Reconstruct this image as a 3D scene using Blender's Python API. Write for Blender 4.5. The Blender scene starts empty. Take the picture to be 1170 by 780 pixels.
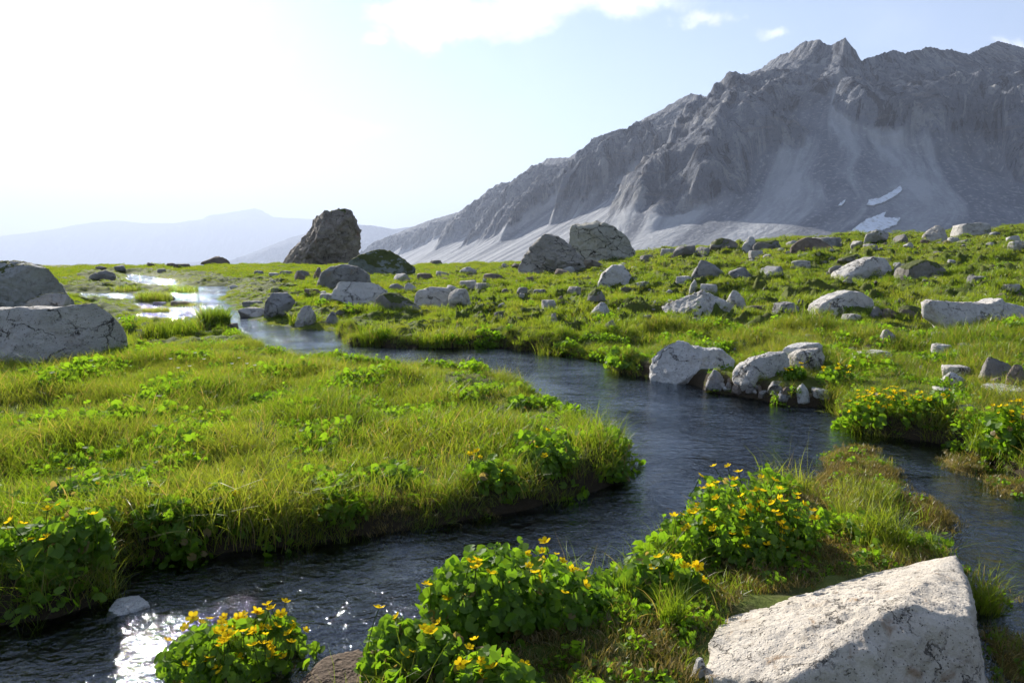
import bpy, bmesh, math, random
import numpy as np
from mathutils import Vector, Matrix
from mathutils.bvhtree import BVHTree
R = math.radians
random.seed(7)
rng = np.random.default_rng(11)
sc = bpy.context.scene
col = sc.collection

# ------------------------------------------------------------------ camera, sky, sun, exposure
CAM_H = 1.5
PITCH = R(6.9)
cam_d = bpy.data.cameras.new('camera')
cam = bpy.data.objects.new('camera', cam_d); col.objects.link(cam)
cam_d.sensor_width = 36.0; cam_d.lens = 24.0
cam_d.clip_start = 0.05; cam_d.clip_end = 100000
cam.location = (0, 0, CAM_H); cam.rotation_euler = (R(90) - PITCH, 0, 0)
sc.camera = cam

SUN_EL, SUN_AZ = R(24.5), R(-32)                     # azimuth from +Y, negative = towards -X
sunvec = Vector((math.sin(SUN_AZ) * math.cos(SUN_EL), math.cos(SUN_AZ) * math.cos(SUN_EL), math.sin(SUN_EL)))
sun_d = bpy.data.lights.new('sun', 'SUN'); sun = bpy.data.objects.new('sun', sun_d); col.objects.link(sun)
sun_d.energy = 5.0; sun_d.angle = R(0.53); sun_d.color = (1.0, 0.95, 0.86)
sun.rotation_euler = sunvec.to_track_quat('Z', 'Y').to_euler()
sun.location = (-40, 60, 50)

world = bpy.data.worlds.new('World'); sc.world = world; world.use_nodes = True
wn = world.node_tree.nodes; wl = world.node_tree.links
wn.clear()


def px_ray(px, py):
    a = (px - 585) / 780.0; b = -(py - 390) / 780.0
    c, s = math.cos(PITCH), math.sin(PITCH)
    return np.array([a, c + b * s, -s + b * c])


class NT:
    """small helper to write shader node trees"""
    def __init__(s, tree): s.t = tree; s.n = tree.nodes; s.l = tree.links
    def new(s, typ, **kw):
        nd = s.n.new(typ)
        for k, v in kw.items(): setattr(nd, k, v)
        return nd
    def put(s, sock, v):
        if hasattr(v, 'is_output'): s.l.new(v, sock)
        elif v is not None: sock.default_value = v
    def math(s, op, a, b=None, c=None, clamp=False):
        nd = s.n.new('ShaderNodeMath'); nd.operation = op; nd.use_clamp = clamp
        s.put(nd.inputs[0], a)
        if b is not None: s.put(nd.inputs[1], b)
        if c is not None: s.put(nd.inputs[2], c)
        return nd.outputs[0]
    def vmath(s, op, a, b=None, scale=None):
        nd = s.n.new('ShaderNodeVectorMath'); nd.operation = op
        s.put(nd.inputs[0], a)
        if b is not None: s.put(nd.inputs[1], b)
        if scale is not None: s.put(nd.inputs['Scale'], scale)
        return nd.outputs['Value'] if op in ('LENGTH', 'DOT_PRODUCT') else nd.outputs[0]
    def ramp(s, f, lo, hi, a=0.0, b=1.0, smooth=True):
        nd = s.n.new('ShaderNodeMapRange'); nd.interpolation_type = 'SMOOTHSTEP' if smooth else 'LINEAR'
        s.put(nd.inputs['Value'], f); s.put(nd.inputs['From Min'], lo); s.put(nd.inputs['From Max'], hi)
        s.put(nd.inputs['To Min'], a); s.put(nd.inputs['To Max'], b)
        return nd.outputs['Result']
    def mix(s, f, a, b, mode='MIX'):
        nd = s.n.new('ShaderNodeMix'); nd.data_type = 'RGBA'; nd.blend_type = mode
        s.put(nd.inputs[0], f)
        s.put(nd.inputs[6], a if hasattr(a, 'is_output') else (*a, 1)[:4])
        s.put(nd.inputs[7], b if hasattr(b, 'is_output') else (*b, 1)[:4])
        return nd.outputs[2]
    def noise(s, vec, scale, detail=4, rough=0.55, dist=0.0, out='Fac'):
        nd = s.n.new('ShaderNodeTexNoise'); s.put(nd.inputs['Vector'], vec)
        nd.inputs['Scale'].default_value = scale; nd.inputs['Detail'].default_value = detail
        nd.inputs['Roughness'].default_value = rough; nd.inputs['Distortion'].default_value = dist
        return nd.outputs[out]
    def voro(s, vec, scale, feature='F1', out='Distance', rand=1.0):
        nd = s.n.new('ShaderNodeTexVoronoi'); nd.feature = feature; s.put(nd.inputs['Vector'], vec)
        nd.inputs['Scale'].default_value = scale; nd.inputs['Randomness'].default_value = rand
        return nd.outputs[out]
    def bump(s, h, strength, dist, normal=None):
        nd = s.n.new('ShaderNodeBump'); s.put(nd.inputs['Height'], h)
        nd.inputs['Strength'].default_value = strength; nd.inputs['Distance'].default_value = dist
        if normal is not None: s.l.new(normal, nd.inputs['Normal'])
        return nd.outputs[0]
    def attr(s, name, out='Fac'):
        nd = s.n.new('ShaderNodeAttribute'); nd.attribute_name = name
        return nd.outputs[out]


W = NT(world.node_tree)
sky = W.new('ShaderNodeTexSky', sky_type='NISHITA', sun_disc=False)
sky.sun_elevation = SUN_EL; sky.sun_rotation = SUN_AZ
sky.altitude = 2300; sky.air_density = 1.0; sky.dust_density = 1.2; sky.ozone_density = 1.2
tc = W.new('ShaderNodeTexCoord')
sep = W.new('ShaderNodeSeparateXYZ'); wl.new(tc.outputs['Generated'], sep.inputs[0])
yy = W.math('MAXIMUM', sep.outputs[1], 0.05)
cu = W.math('DIVIDE', sep.outputs[0], yy); cv = W.math('DIVIDE', sep.outputs[2], yy)
comb = W.new('ShaderNodeCombineXYZ'); wl.new(cu, comb.inputs[0]); wl.new(cv, comb.inputs[1])
cn = W.noise(comb.outputs[0], 8.0, 10, 0.62, 0.3)
cn3 = W.noise(comb.outputs[0], 30.0, 8, 0.6, 0.3)
cn2 = W.noise(comb.outputs[0], 2.2, 6, 0.6, 0.8)


def cloud_blob(px, py, rx, ry, soft, gain):
    d = px_ray(px, py); u0, v0 = d[0] / d[1], d[2] / d[1]
    a = W.math('DIVIDE', W.math('SUBTRACT', cu, float(u0)), rx / 780.0)
    b = W.math('DIVIDE', W.math('SUBTRACT', cv, float(v0)), ry / 780.0)
    rr = W.math('SQRT', W.math('ADD', W.math('MULTIPLY', a, a), W.math('MULTIPLY', b, b)))
    v = W.math('ADD', W.math('SUBTRACT', 1.0, rr), W.math('MULTIPLY', W.math('SUBTRACT', cn3 if rx < 60 else cn, 0.5), 3.6))
    return W.math('MULTIPLY', W.ramp(v, 0.0, soft), gain)


blobs = [cloud_blob(545, 20, 125, 38, 0.9, 0.97), cloud_blob(660, -4, 130, 26, 0.9, 0.9), cloud_blob(808, 20, 38, 11, 1.1, 0.8),
         cloud_blob(882, 38, 26, 8, 1.1, 0.65), cloud_blob(428, 46, 16, 8, 1.0, 0.6), cloud_blob(560, -60, 200, 40, 0.4, 0.9),
         cloud_blob(410, 148, 130, 14, 1.2, 0.4), cloud_blob(1350, 60, 190, 40, 0.5, 0.8), cloud_blob(120, 30, 260, 70, 1.5, 0.4)]
cm = blobs[0]
for b_ in blobs[1:]: cm = W.math('MAXIMUM', cm, b_)
veil = W.math('MULTIPLY', W.ramp(cn2, 0.45, 0.85), 0.15)
cm = W.math('MAXIMUM', cm, veil)
shade = W.ramp(W.noise(comb.outputs[0], 9.0, 5, 0.5), 0.38, 0.62, 6.6, 10.5)
cc = W.new('ShaderNodeCombineColor'); wl.new(shade, cc.inputs[0]); wl.new(shade, cc.inputs[1]); wl.new(W.math('MULTIPLY', shade, 1.04), cc.inputs[2])
skymix = W.mix(cm, sky.outputs[0], cc.outputs[0])
bg = W.new('ShaderNodeBackground'); wl.new(skymix, bg.inputs[0]); bg.inputs[1].default_value = 0.062
wo = W.new('ShaderNodeOutputWorld'); wl.new(bg.outputs[0], wo.inputs[0])

sc.view_settings.view_transform = 'Standard'; sc.view_settings.look = 'None'
sc.view_settings.gamma = 1.0; sc.view_settings.use_curve_mapping = False
sc.view_settings.exposure = 1.6

sc.render.engine = 'CYCLES'
cy = sc.cycles
cy.use_denoising = True
try: cy.denoiser = 'OPENIMAGEDENOISE'; cy.denoising_input_passes = 'RGB_ALBEDO_NORMAL'
except Exception: pass
cy.max_bounces = 7; cy.diffuse_bounces = 3; cy.glossy_bounces = 3; cy.transmission_bounces = 5; cy.transparent_max_bounces = 6
cy.volume_bounces = 0; cy.caustics_reflective = False; cy.caustics_refractive = False
cy.use_adaptive_sampling = True; cy.adaptive_threshold = 0.015
cy.sample_clamp_indirect = 6.0

# ------------------------------------------------------------------ noise
_p = np.random.default_rng(3).permutation(256); _p = np.concatenate([_p, _p, _p])
_ga = np.random.default_rng(5).uniform(0, 2 * np.pi, 256); _gx, _gy = np.cos(_ga), np.sin(_ga)
_g3 = np.random.default_rng(6).normal(size=(256, 3)); _g3 /= np.linalg.norm(_g3, axis=1)[:, None]


def perlin2(x, y):
    xi = np.floor(x).astype(np.int64); yi = np.floor(y).astype(np.int64)
    xf = x - xi; yf = y - yi; xi &= 255; yi &= 255
    u = xf * xf * xf * (xf * (xf * 6 - 15) + 10); v = yf * yf * yf * (yf * (yf * 6 - 15) + 10)
    def g(i, j, a, b):
        h = _p[_p[(xi + i) & 255] + ((yi + j) & 255)]
        return _gx[h] * a + _gy[h] * b
    n0 = g(0, 0, xf, yf) * (1 - u) + g(1, 0, xf - 1, yf) * u
    n1 = g(0, 1, xf, yf - 1) * (1 - u) + g(1, 1, xf - 1, yf - 1) * u
    return (n0 * (1 - v) + n1 * v) * 1.5


def perlin3(P):
    I = np.floor(P).astype(np.int64); F = P - I; I &= 255
    U = F * F * F * (F * (F * 6 - 15) + 10)
    out = 0
    for i in (0, 1):
        for j in (0, 1):
            for k in (0, 1):
                h = _p[_p[_p[(I[:, 0] + i) & 255] + ((I[:, 1] + j) & 255)] + ((I[:, 2] + k) & 255)]
                g = _g3[h]
                d = g[:, 0] * (F[:, 0] - i) + g[:, 1] * (F[:, 1] - j) + g[:, 2] * (F[:, 2] - k)
                w = (U[:, 0] if i else 1 - U[:, 0]) * (U[:, 1] if j else 1 - U[:, 1]) * (U[:, 2] if k else 1 - U[:, 2])
                out = out + w * d
    return out * 1.5


def fbm2(x, y, oct=4, rough=0.5):
    a, s, f = 1.0, 0, 1.0
    for o in range(oct):
        s = s + a * perlin2(x * f + 17.3 * o, y * f - 9.1 * o); a *= rough; f *= 2.03
    return s


def fbm3(P, oct=4, rough=0.5, ridged=False):
    a, s, f = 1.0, 0, 1.0
    for o in range(oct):
        n = perlin3(P * f + 13.7 * o)
        s = s + a * ((1 - 2 * np.abs(n)) if ridged else n); a *= rough; f *= 2.07
    return s


def sstep(a, b, x):
    t = np.clip((x - a) / (b - a), 0, 1); return t * t * (3 - 2 * t)


# ------------------------------------------------------------------ terrain height function
def water_level(y):
    return 0.013 * np.maximum(0, y - 12.0)


def on_water(px, py):
    d = px_ray(px, py); t = CAM_H / -d[2]
    for _ in range(30):
        t = (CAM_H - float(water_level(t * d[1]))) / -d[2]
    return (d[0] * t, d[1] * t)


WATER_PX = [
    [(-500, 1100), (-250, 800), (-60, 730), (0, 716), (60, 706), (108, 690), (122, 662), (160, 646), (250, 636), (330, 624), (400, 614), (480, 604),
     (560, 592), (640, 574), (700, 557), (722, 545), (716, 532), (694, 518), (660, 492), (620, 467), (570, 446), (520, 436), (480, 431), (400, 424), (330, 416),
     (290, 402), (262, 390), (262, 374), (268, 366), (300, 369), (330, 377), (362, 377), (385, 380), (400, 394), (450, 397), (520, 398), (560, 397),
     (600, 400), (650, 407), (690, 413), (712, 427), (745, 434), (790, 441), (840, 452), (900, 463), (958, 468), (975, 492), (1030, 500), (1090, 509),
     (1130, 528), (1180, 548), (1300, 600), (1500, 700), (1500, 1100), (1140, 1100), (1135, 780), (1112, 700), (1098, 650), (1060, 650), (1010, 648),
     (975, 622), (1012, 588), (1034, 562), (1028, 542), (995, 524), (950, 524), (935, 546), (900, 572), (850, 588), (795, 610), (772, 640), (740, 664),
     (700, 694), (600, 704), (500, 716), (472, 738), (440, 766), (420, 800), (400, 850), (360, 1100)],
    [(262, 376), (230, 368), (190, 363), (162, 362), (164, 357), (190, 356), (168, 353), (156, 346), (188, 344), (190, 336), (224, 334), (226, 327), (257, 327), (261, 333),
     (246, 340), (258, 346), (262, 352), (262, 357), (284, 365), (300, 372)],
    [(145, 313), (166, 315), (200, 320), (196, 329), (172, 327), (148, 321)],
    [(94, 335), (148, 335), (152, 343), (100, 343)],
    [(128, 363), (150, 364), (148, 369), (130, 369)],
]
ISLAND_PX = [
    [(1020, 570), (1050, 566), (1085, 582), (1098, 600), (1085, 608), (1050, 598), (1028, 588)],
    [(1066, 524), (1090, 522), (1132, 537), (1136, 543), (1105, 543), (1075, 534)],
    [(1126, 546), (1172, 555), (1200, 568), (1160, 569), (1130, 556)],
    [(1120, 728), (1150, 726), (1190, 745), (1190, 790), (1140, 780)],
    [(1112, 672), (1150, 676), (1158, 692), (1130, 704), (1112, 698)],
    [(945, 517), (990, 513), (1010, 519), (990, 526), (950, 524)],
    [(204, 362), (240, 362), (268, 370), (266, 378), (215, 378)],
    [(172, 346), (200, 345), (208, 350), (190, 353)],
]


def to_world(polys): return [np.array([on_water(*p) for p in pl]) for pl in polys]


WATER_W = to_world(WATER_PX); ISLAND_W = to_world(ISLAND_PX)


def sdf_poly(x, y, P):
    d = np.full(x.shape, 1e9); ins = np.zeros(x.shape, bool)
    n = len(P)
    for i in range(n):
        ax, ay = P[i]; bx, by = P[(i + 1) % n]
        ex, ey = bx - ax, by - ay
        wx, wy = x - ax, y - ay
        t = np.clip((wx * ex + wy * ey) / (ex * ex + ey * ey + 1e-12), 0, 1)
        d = np.minimum(d, (wx - ex * t) ** 2 + (wy - ey * t) ** 2)
        if ay != by:
            ins ^= ((ay > y) != (by > y)) & (x < ax + (y - ay) * ex / (by - ay))
    d = np.sqrt(d)
    return np.where(ins, -d, d)


ISLET_W = to_world([[(925, 556), (940, 522), (1005, 512), (1056, 536), (1062, 566), (1030, 596), (1000, 610), (960, 600)]])


def low_land(x, y):
    """1 on the mossy islands that barely rise out of the water"""
    x = np.asarray(x, float); y = np.asarray(y, float); out = np.zeros(x.shape)
    m = (y > 1) & (y < 30) & (np.abs(x) < 30)
    o = np.zeros(int(m.sum()))
    for P in ISLAND_W + ISLET_W: o = np.maximum(o, np.clip(-sdf_poly(x[m], y[m], P) / 0.1 + 1.2, 0, 1))
    out[m] = o
    return out


def land_sd(x, y):
    """positive on land, negative in the water"""
    x = np.asarray(x, float); y = np.asarray(y, float)
    shape = x.shape; x = x.ravel(); y = y.ravel()
    out = np.full(x.shape, 5.0)
    near = (np.hypot(x, y) < 75)
    xs, ys = x[near], y[near]
    # wobble so the banks are not straight lines
    wx = xs + 0.05 * perlin2(xs * 2.3, ys * 2.3) * np.clip(ys / 4, 0.4, 3)
    wy = ys + 0.05 * perlin2(xs * 2.3 + 40, ys * 2.3) * np.clip(ys / 4, 0.4, 3)
    sd = np.full(xs.shape, 5.0)
    for P in WATER_W: sd = np.minimum(sd, sdf_poly(wx, wy, P))
    for P in ISLAND_W: sd = np.maximum(sd, -sdf_poly(wx, wy, P))
    out[near] = sd
    return out.reshape(shape)


_U = np.array([-3000, 0, 420, 500, 560, 630, 700, 760, 830, 900, 1000, 1090, 1170, 1400, 4000.])
_ZC = np.array([0.9, 0.92, 0.92, 0.92, 1.0, 1.2, 1.55, 2.05, 2.45, 2.75, 3.0, 3.25, 3.45, 3.9, 4.5])
_DC = np.array([60, 60, 60, 60, 60, 58, 54, 50, 49, 48, 47, 45, 44, 42, 42.])
_D0 = np.array([11, 11, 12, 12, 12, 11, 10, 9, 8, 7.2, 6.2, 5.2, 4.5, 4, 4.])
_VD = np.array([320, 320, 300, 150, 70, 40, 34, 30, 30, 30, 30, 30, 30, 30, 30.])
BASE0 = 0.16


def height(x, y, sd=None):
    x = np.asarray(x, float); y = np.asarray(y, float)
    if sd is None: sd = land_sd(x, y)
    az = np.clip(np.arctan2(x, np.maximum(y, 0.05)), R(-75), R(75))
    u = 585 + 786 * np.tan(az)
    D = np.maximum(np.hypot(x, y) * np.cos(np.clip(az, R(-50), R(50))), 0)
    D = np.where(y < 0, 0.5, D)
    zc = np.interp(u, _U, _ZC); dc = np.interp(u, _U, _DC); d0 = np.interp(u, _U, _D0); vd = np.interp(u, _U, _VD)
    dc = dc + 3.0 * perlin2(u / 90.0, u * 0 + 3.3)
    t = np.clip((D - d0) / (dc - d0), 0, 1)
    z = BASE0 + (zc - BASE0) * t
    fall = np.maximum(D - dc, 0)
    z = z - vd * (1 - np.exp(-fall * 0.13 / vd)) * np.clip(fall / 6, 0, 1)
    # hummocks and tussocks
    hill = sstep(560, 760, u) * sstep(6, 12, D)
    amp = np.where(D < 11, 0.07, 0.10) + 0.10 * hill
    r1 = perlin2(x * 0.75, y * 0.75)
    tus = np.abs(perlin2(x * 1.25 + 5, y * 1.25)) + 0.5 * np.abs(perlin2(x * 2.9, y * 2.9 + 7))
    bigN = fbm2(x * 0.16, y * 0.16, 3)
    mid = sstep(9, 14, D) * (1 - sstep(60, 90, D))
    nz = amp * r1 + (0.06 + 0.44 * mid) * (0.42 - tus) * np.where(u < 520, 0.6, 1.25) + bigN * 0.30 * hill * np.clip((D - 8) / 10, 0, 1) + 0.02 * perlin2(x * 7, y * 7)
    tc_ = np.clip((D - dc * 0.86) / (dc * 0.14), 0, 1)
    z = z + nz * (1 - 0.3 * tc_) + sstep(0.6, 1.0, np.clip(D / dc, 0, 1)) * (0.20 * perlin2(u / 48 + 3, D * 0.05) + 0.10 * perlin2(u / 17, D * 0.1)) * (fall < 30)
    # ground in the far valley
    far = sstep(120, 600, D)
    z = z + far * fbm2(x / 260., y / 260., 4) * 10
    wl_ = water_level(D)
    nearstream = (u < 560) & (D < 75)
    z = np.where(nearstream, np.maximum(z, wl_ + 0.05 + 0.03 * r1), z)
    # banks
    bw = np.where(D > 13.5, 2.2, 0.16)
    s = np.clip(sd / bw, 0, 1); s = s * (2 - s)
    shore = wl_ - 0.03
    isl = low_land(x, y)
    z = np.where(isl > 0, np.minimum(z, wl_ + 0.045), z)
    zl = shore + (np.maximum(z, wl_ + 0.015) - shore) * s
    bed = wl_ - 0.04 - np.minimum(0.30, np.maximum(-sd, 0) * 0.55) + 0.03 * perlin2(x * 3.1, y * 3.1) * np.clip(-sd * 4, 0, 1)
    zz = np.where(sd > 0, zl, bed)
    return np.where(np.hypot(x, y) < 74, zz, z)


_T = np.exp(np.linspace(math.log(1.2), math.log(140), 1500))


def hit(px, py):
    """the ground point that pixel looks at"""
    d = px_ray(px, py)
    x, y, z = d[0] * _T, d[1] * _T, CAM_H + d[2] * _T
    h = height(x, y)
    below = np.nonzero(z < h)[0]
    i = below[0] if len(below) else np.argmin(z - h)
    return np.array([x[i], y[i], h[i]])


def at_depth(px, py, D):
    d = px_ray(px, py); t = D / d[1]
    return np.array([d[0] * t, D, CAM_H + d[2] * t])


# ------------------------------------------------------------------ object helpers
def tag(o, label=None, cat=None, group=None, kind=None):
    if label: o['label'] = label
    if cat: o['category'] = cat
    if group: o['group'] = group
    if kind: o['kind'] = kind
    return o


def new_obj(name, me, mats, parent=None):
    o = bpy.data.objects.new(name, me); col.objects.link(o)
    for m in (mats if isinstance(mats, (list, tuple)) else [mats]):
        if m.name not in [q.name for q in me.materials if q]: me.materials.append(m)
    if parent: o.parent = parent
    return o


def mesh_np(name, V, F, smooth=True, mat_idx=None):
    """V (n,3), F list/array of equal-length faces or list of arrays"""
    me = bpy.data.meshes.new(name)
    V = np.asarray(V, np.float32)
    if not isinstance(F, list): F = [F]
    F = [np.asarray(f, np.int32) for f in F if len(f)]
    nl = sum(f.size for f in F); nf = sum(len(f) for f in F)
    me.vertices.add(len(V)); me.vertices.foreach_set('co', V.ravel())
    me.loops.add(nl); me.loops.foreach_set('vertex_index', np.concatenate([f.ravel() for f in F]))
    me.polygons.add(nf)
    tot = np.concatenate([np.full(len(f), f.shape[1], np.int32) for f in F])
    st = np.concatenate([[0], np.cumsum(tot)[:-1]]).astype(np.int32)
    me.polygons.foreach_set('loop_start', st); me.polygons.foreach_set('loop_total', tot)
    if mat_idx is not None: me.polygons.foreach_set('material_index', np.asarray(mat_idx, np.int32))
    me.update(calc_edges=True)
    me.polygons.foreach_set('use_smooth', np.full(nf, bool(smooth)))
    me.validate()
    return me


def add_attr(me, name, data, typ='FLOAT', dom='POINT'):
    a = me.attributes.new(name, typ, dom)
    if typ == 'FLOAT_VECTOR': a.data.foreach_set('vector', np.asarray(data, np.float32).ravel())
    elif typ == 'INT': a.data.foreach_set('value', np.asarray(data, np.int32))
    else: a.data.foreach_set('value', np.asarray(data, np.float32))


def grid_faces(nu, nv, wrap=False):
    i = np.arange(nu - 1)[:, None]; j = np.arange(nv if wrap else nv - 1)[None, :]
    a = i * nv + j; b = i * nv + (j + 1) % nv; c = (i + 1) * nv + (j + 1) % nv; d = (i + 1) * nv + j
    return np.stack([a, b, c, d], -1).reshape(-1, 4)


def material(name):
    m = bpy.data.materials.new(name); m.use_nodes = True; m.node_tree.nodes.clear()
    t = NT(m.node_tree)
    out = t.new('ShaderNodeOutputMaterial')
    return m, t, out


def principled(t, out, base, rough=0.9, normal=None, spec=0.3):
    p = t.new('ShaderNodeBsdfPrincipled')
    t.put(p.inputs['Base Color'], base if hasattr(base, 'is_output') else (*base, 1)[:4])
    t.put(p.inputs['Roughness'], rough); p.inputs['Specular IOR Level'].default_value = spec
    if normal is not None: t.l.new(normal, p.inputs['Normal'])
    t.l.new(p.outputs[0], out.inputs[0])
    return p


# ------------------------------------------------------------------ materials
def rock_mat(name, light, mid, dark, moss=0.0, crack=0.5, lichen=0.5, stain=(0.30, 0.20, 0.11), stain_amt=0.15, cs=1.6, tint=(0.06, 0.085, 0.02), feat=1.0, strata=0.0, cmask=0.5, warp=0.9):
    m, t, out = material(name)
    tcn = t.new('ShaderNodeTexCoord'); P = t.vmath('SCALE', tcn.outputs['Object'], scale=feat)
    oi = t.new('ShaderNodeObjectInfo')
    P = t.vmath('ADD', P, t.vmath('SCALE', (1.0, 1.7, 2.3), scale=t.math('MULTIPLY', oi.outputs['Random'], 19.0)))
    n1 = t.noise(P, 2.2, 6, 0.6); n2 = t.noise(P, 11, 6, 0.65); n3 = t.noise(P, 55, 4, 0.6)
    c = t.mix(t.ramp(n1, 0.3, 0.7), light, mid)
    c = t.mix(t.ramp(n2, 0.52, 0.70, 0, 0.55), c, dark)
    c = t.mix(t.ramp(t.noise(P, 3.5, 5, 0.6, 0.6), 0.58, 0.72, 0, stain_amt * 3), c, stain)
    # lichen freckles
    sp = t.voro(P, 34, rand=1.0); spm = t.math('MULTIPLY', t.ramp(sp, 0.26, 0.16), t.ramp(n2, 0.42, 0.55))
    c = t.mix(t.math('MULTIPLY', spm, lichen), c, (0.055, 0.052, 0.048))
    # cracks
    wp = t.vmath('ADD', P, t.vmath('SCALE', t.noise(P, 2.2, 6, 0.65, out='Color'), scale=warp))
    wp2 = t.vmath('MULTIPLY', wp, (0.75, 0.75, 1.5 + strata))
    ed = t.voro(wp2, cs, 'DISTANCE_TO_EDGE'); ck = t.math('MULTIPLY', t.ramp(ed, 0.022, 0.002), t.ramp(t.noise(P, 2.1, 4), cmask, cmask + 0.1))
    c = t.mix(t.math('MULTIPLY', ck, crack), c, (0.05, 0.045, 0.04))
    c = t.mix(t.math('MULTIPLY', oi.outputs['Random'], 0.7), c, t.mix(1.0, c, (0.78, 0.70, 0.60), 'MULTIPLY'))
    # moss and turf on upward faces
    if moss > 0:
        g = t.new('ShaderNodeNewGeometry'); sx = t.new('ShaderNodeSeparateXYZ'); t.l.new(g.outputs['Normal'], sx.inputs[0])
        mm = t.math('ADD', t.math('MULTIPLY', sx.outputs[2], 0.9), t.math('MULTIPLY', t.math('SUBTRACT', n1, 0.5), 1.8))
        mm = t.ramp(mm, 1.12 - moss * 0.9, 1.22 - moss * 0.9)
        mc = t.mix(t.noise(P, 30, 3), tint, (0.10, 0.10, 0.03))
        c = t.mix(mm, c, mc)
    h = t.math('ADD', t.math('MULTIPLY', n2, 0.6), t.math('MULTIPLY', n3, 0.22))
    h = t.math('ADD', h, t.math('MULTIPLY', t.math('SUBTRACT', 1.0, ck), 0.5))
    pit = t.ramp(t.voro(P, 20), 0.05, 0.3); h = t.math('ADD', h, t.math('MULTIPLY', pit, 0.22))
    nb = t.bump(h, 1.0, 0.06 / feat)
    principled(t, out, c, 0.9, nb, 0.2)
    return m


M_PALE = rock_mat('pale_limestone', (0.60, 0.585, 0.56), (0.49, 0.48, 0.46), (0.22, 0.205, 0.19), 0, 0.9, 0.8, stain_amt=0.09, cmask=0.42)
M_PALE_SMALL = rock_mat('pale_stone', (0.55, 0.535, 0.51), (0.41, 0.395, 0.37), (0.17, 0.16, 0.145), 0.1, 0.8, 0.4, feat=2.0, cmask=0.42)
M_SLAB = rock_mat('foreground_limestone', (0.62, 0.585, 0.53), (0.51, 0.475, 0.42), (0.24, 0.21, 0.18), 0, 0.8, 0.9, stain=(0.26, 0.16, 0.08), stain_amt=0.26, cs=1.6, feat=2.6, cmask=0.46)
M_GREY = rock_mat('grey_stone', (0.33, 0.325, 0.315), (0.22, 0.215, 0.21), (0.11, 0.10, 0.095), 0.15, 0.8, 0.4, cmask=0.4)
M_GREYMOSS = rock_mat('mossy_grey_stone', (0.26, 0.25, 0.23), (0.19, 0.18, 0.165), (0.09, 0.085, 0.08), 0.75, 0.6, 0.4)
M_PALEMOSS = rock_mat('mossy_pale_stone', (0.42, 0.41, 0.39), (0.33, 0.32, 0.30), (0.17, 0.16, 0.15), 0.45, 0.7, 0.7)
M_BROWN = rock_mat('brown_stone', (0.24, 0.20, 0.165), (0.17, 0.135, 0.11), (0.085, 0.068, 0.055), 0.25, 0.8, 0.3, stain_amt=0.2)
M_TOWER = rock_mat('tower_boulder_stone', (0.34, 0.30, 0.26), (0.22, 0.19, 0.165), (0.10, 0.085, 0.075), 0.38, 0.9, 0.2, stain=(0.30, 0.16, 0.11), stain_amt=0.15, cs=2.6, feat=0.45, cmask=0.38, warp=0.7)
M_GREEN = rock_mat('green_boulder_stone', (0.23, 0.25, 0.22), (0.16, 0.18, 0.15), (0.08, 0.09, 0.07), 0.72, 0.6, 0.2, stain=(0.08, 0.10, 0.04), stain_amt=0.2, cs=2.0, feat=0.55)
M_BLOCKY = rock_mat('cracked_boulder_stone', (0.44, 0.43, 0.41), (0.32, 0.31, 0.295), (0.16, 0.15, 0.145), 0.12, 1.0, 0.2, cs=2.9, feat=0.42, strata=1.2, cmask=0.34, warp=0.45)
M_BLOCKY2 = rock_mat('pale_cracked_boulder_stone', (0.52, 0.52, 0.47), (0.40, 0.405, 0.36), (0.18, 0.17, 0.15), 0.10, 1.0, 0.2, cs=2.9, feat=0.35, cmask=0.34, warp=0.4)
M_WET = rock_mat('wet_bed_stone', (0.16, 0.12, 0.085), (0.11, 0.08, 0.06), (0.05, 0.04, 0.03), 0, 0.2, 0.1)


def make_ground_mat():
    m, t, out = material('turf_and_soil')
    g = t.new('ShaderNodeNewGeometry'); P = g.outputs['Position']
    sx = t.new('ShaderNodeSeparateXYZ'); t.l.new(P, sx.inputs[0])
    n1 = t.noise(P, 0.9, 6, 0.6); n2 = t.noise(P, 9, 5, 0.6); n3 = t.noise(P, 60, 3, 0.6)
    green = t.mix(t.ramp(n1, 0.35, 0.65), (0.065, 0.090, 0.014), (0.10, 0.115, 0.024))
    green = t.mix(t.ramp(n2, 0.5, 0.7, 0, 0.6), green, (0.06, 0.048, 0.025))
    soil = t.mix(n2, (0.028, 0.020, 0.012), (0.06, 0.045, 0.028))
    bedc = t.mix(t.ramp(t.voro(P, 16, out='Distance'), 0.1, 0.6), (0.24, 0.17, 0.11), (0.08, 0.056, 0.036))
    bedc = t.mix(t.ramp(t.noise(P, 1.6, 4, 0.6), 0.55, 0.68, 0, 0.7), bedc, (0.40, 0.36, 0.30))
    bedc = t.mix(t.ramp(t.noise(P, 5, 3), 0.5, 0.7, 0, 0.6), bedc, (0.03, 0.028, 0.015))
    sd = t.attr('land'); low = t.attr('low')
    c = t.mix(t.ramp(sd, 0.06, 0.22), soil, green)
    c = t.mix(t.ramp(sd, 0.0, -0.08), c, bedc)
    c = t.mix(t.math('MULTIPLY', low, t.ramp(sd, -0.02, 0.03)), c, t.mix(n2, (0.11, 0.105, 0.02), (0.15, 0.09, 0.03)))
    # scree and meadow in the far valley
    farm = t.ramp(sx.outputs[1], 90, 260)
    c = t.mix(farm, c, t.mix(t.ramp(t.noise(P, 0.01, 6, 0.65), 0.4, 0.6), (0.20, 0.195, 0.185), (0.07, 0.08, 0.03)))
    h = t.math('ADD', t.math('MULTIPLY', n2, 0.7), t.math('MULTIPLY', n3, 0.3))
    nb = t.bump(h, 0.8, 0.03)
    principled(t, out, c, 0.95, nb, 0.15)
    return m


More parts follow.
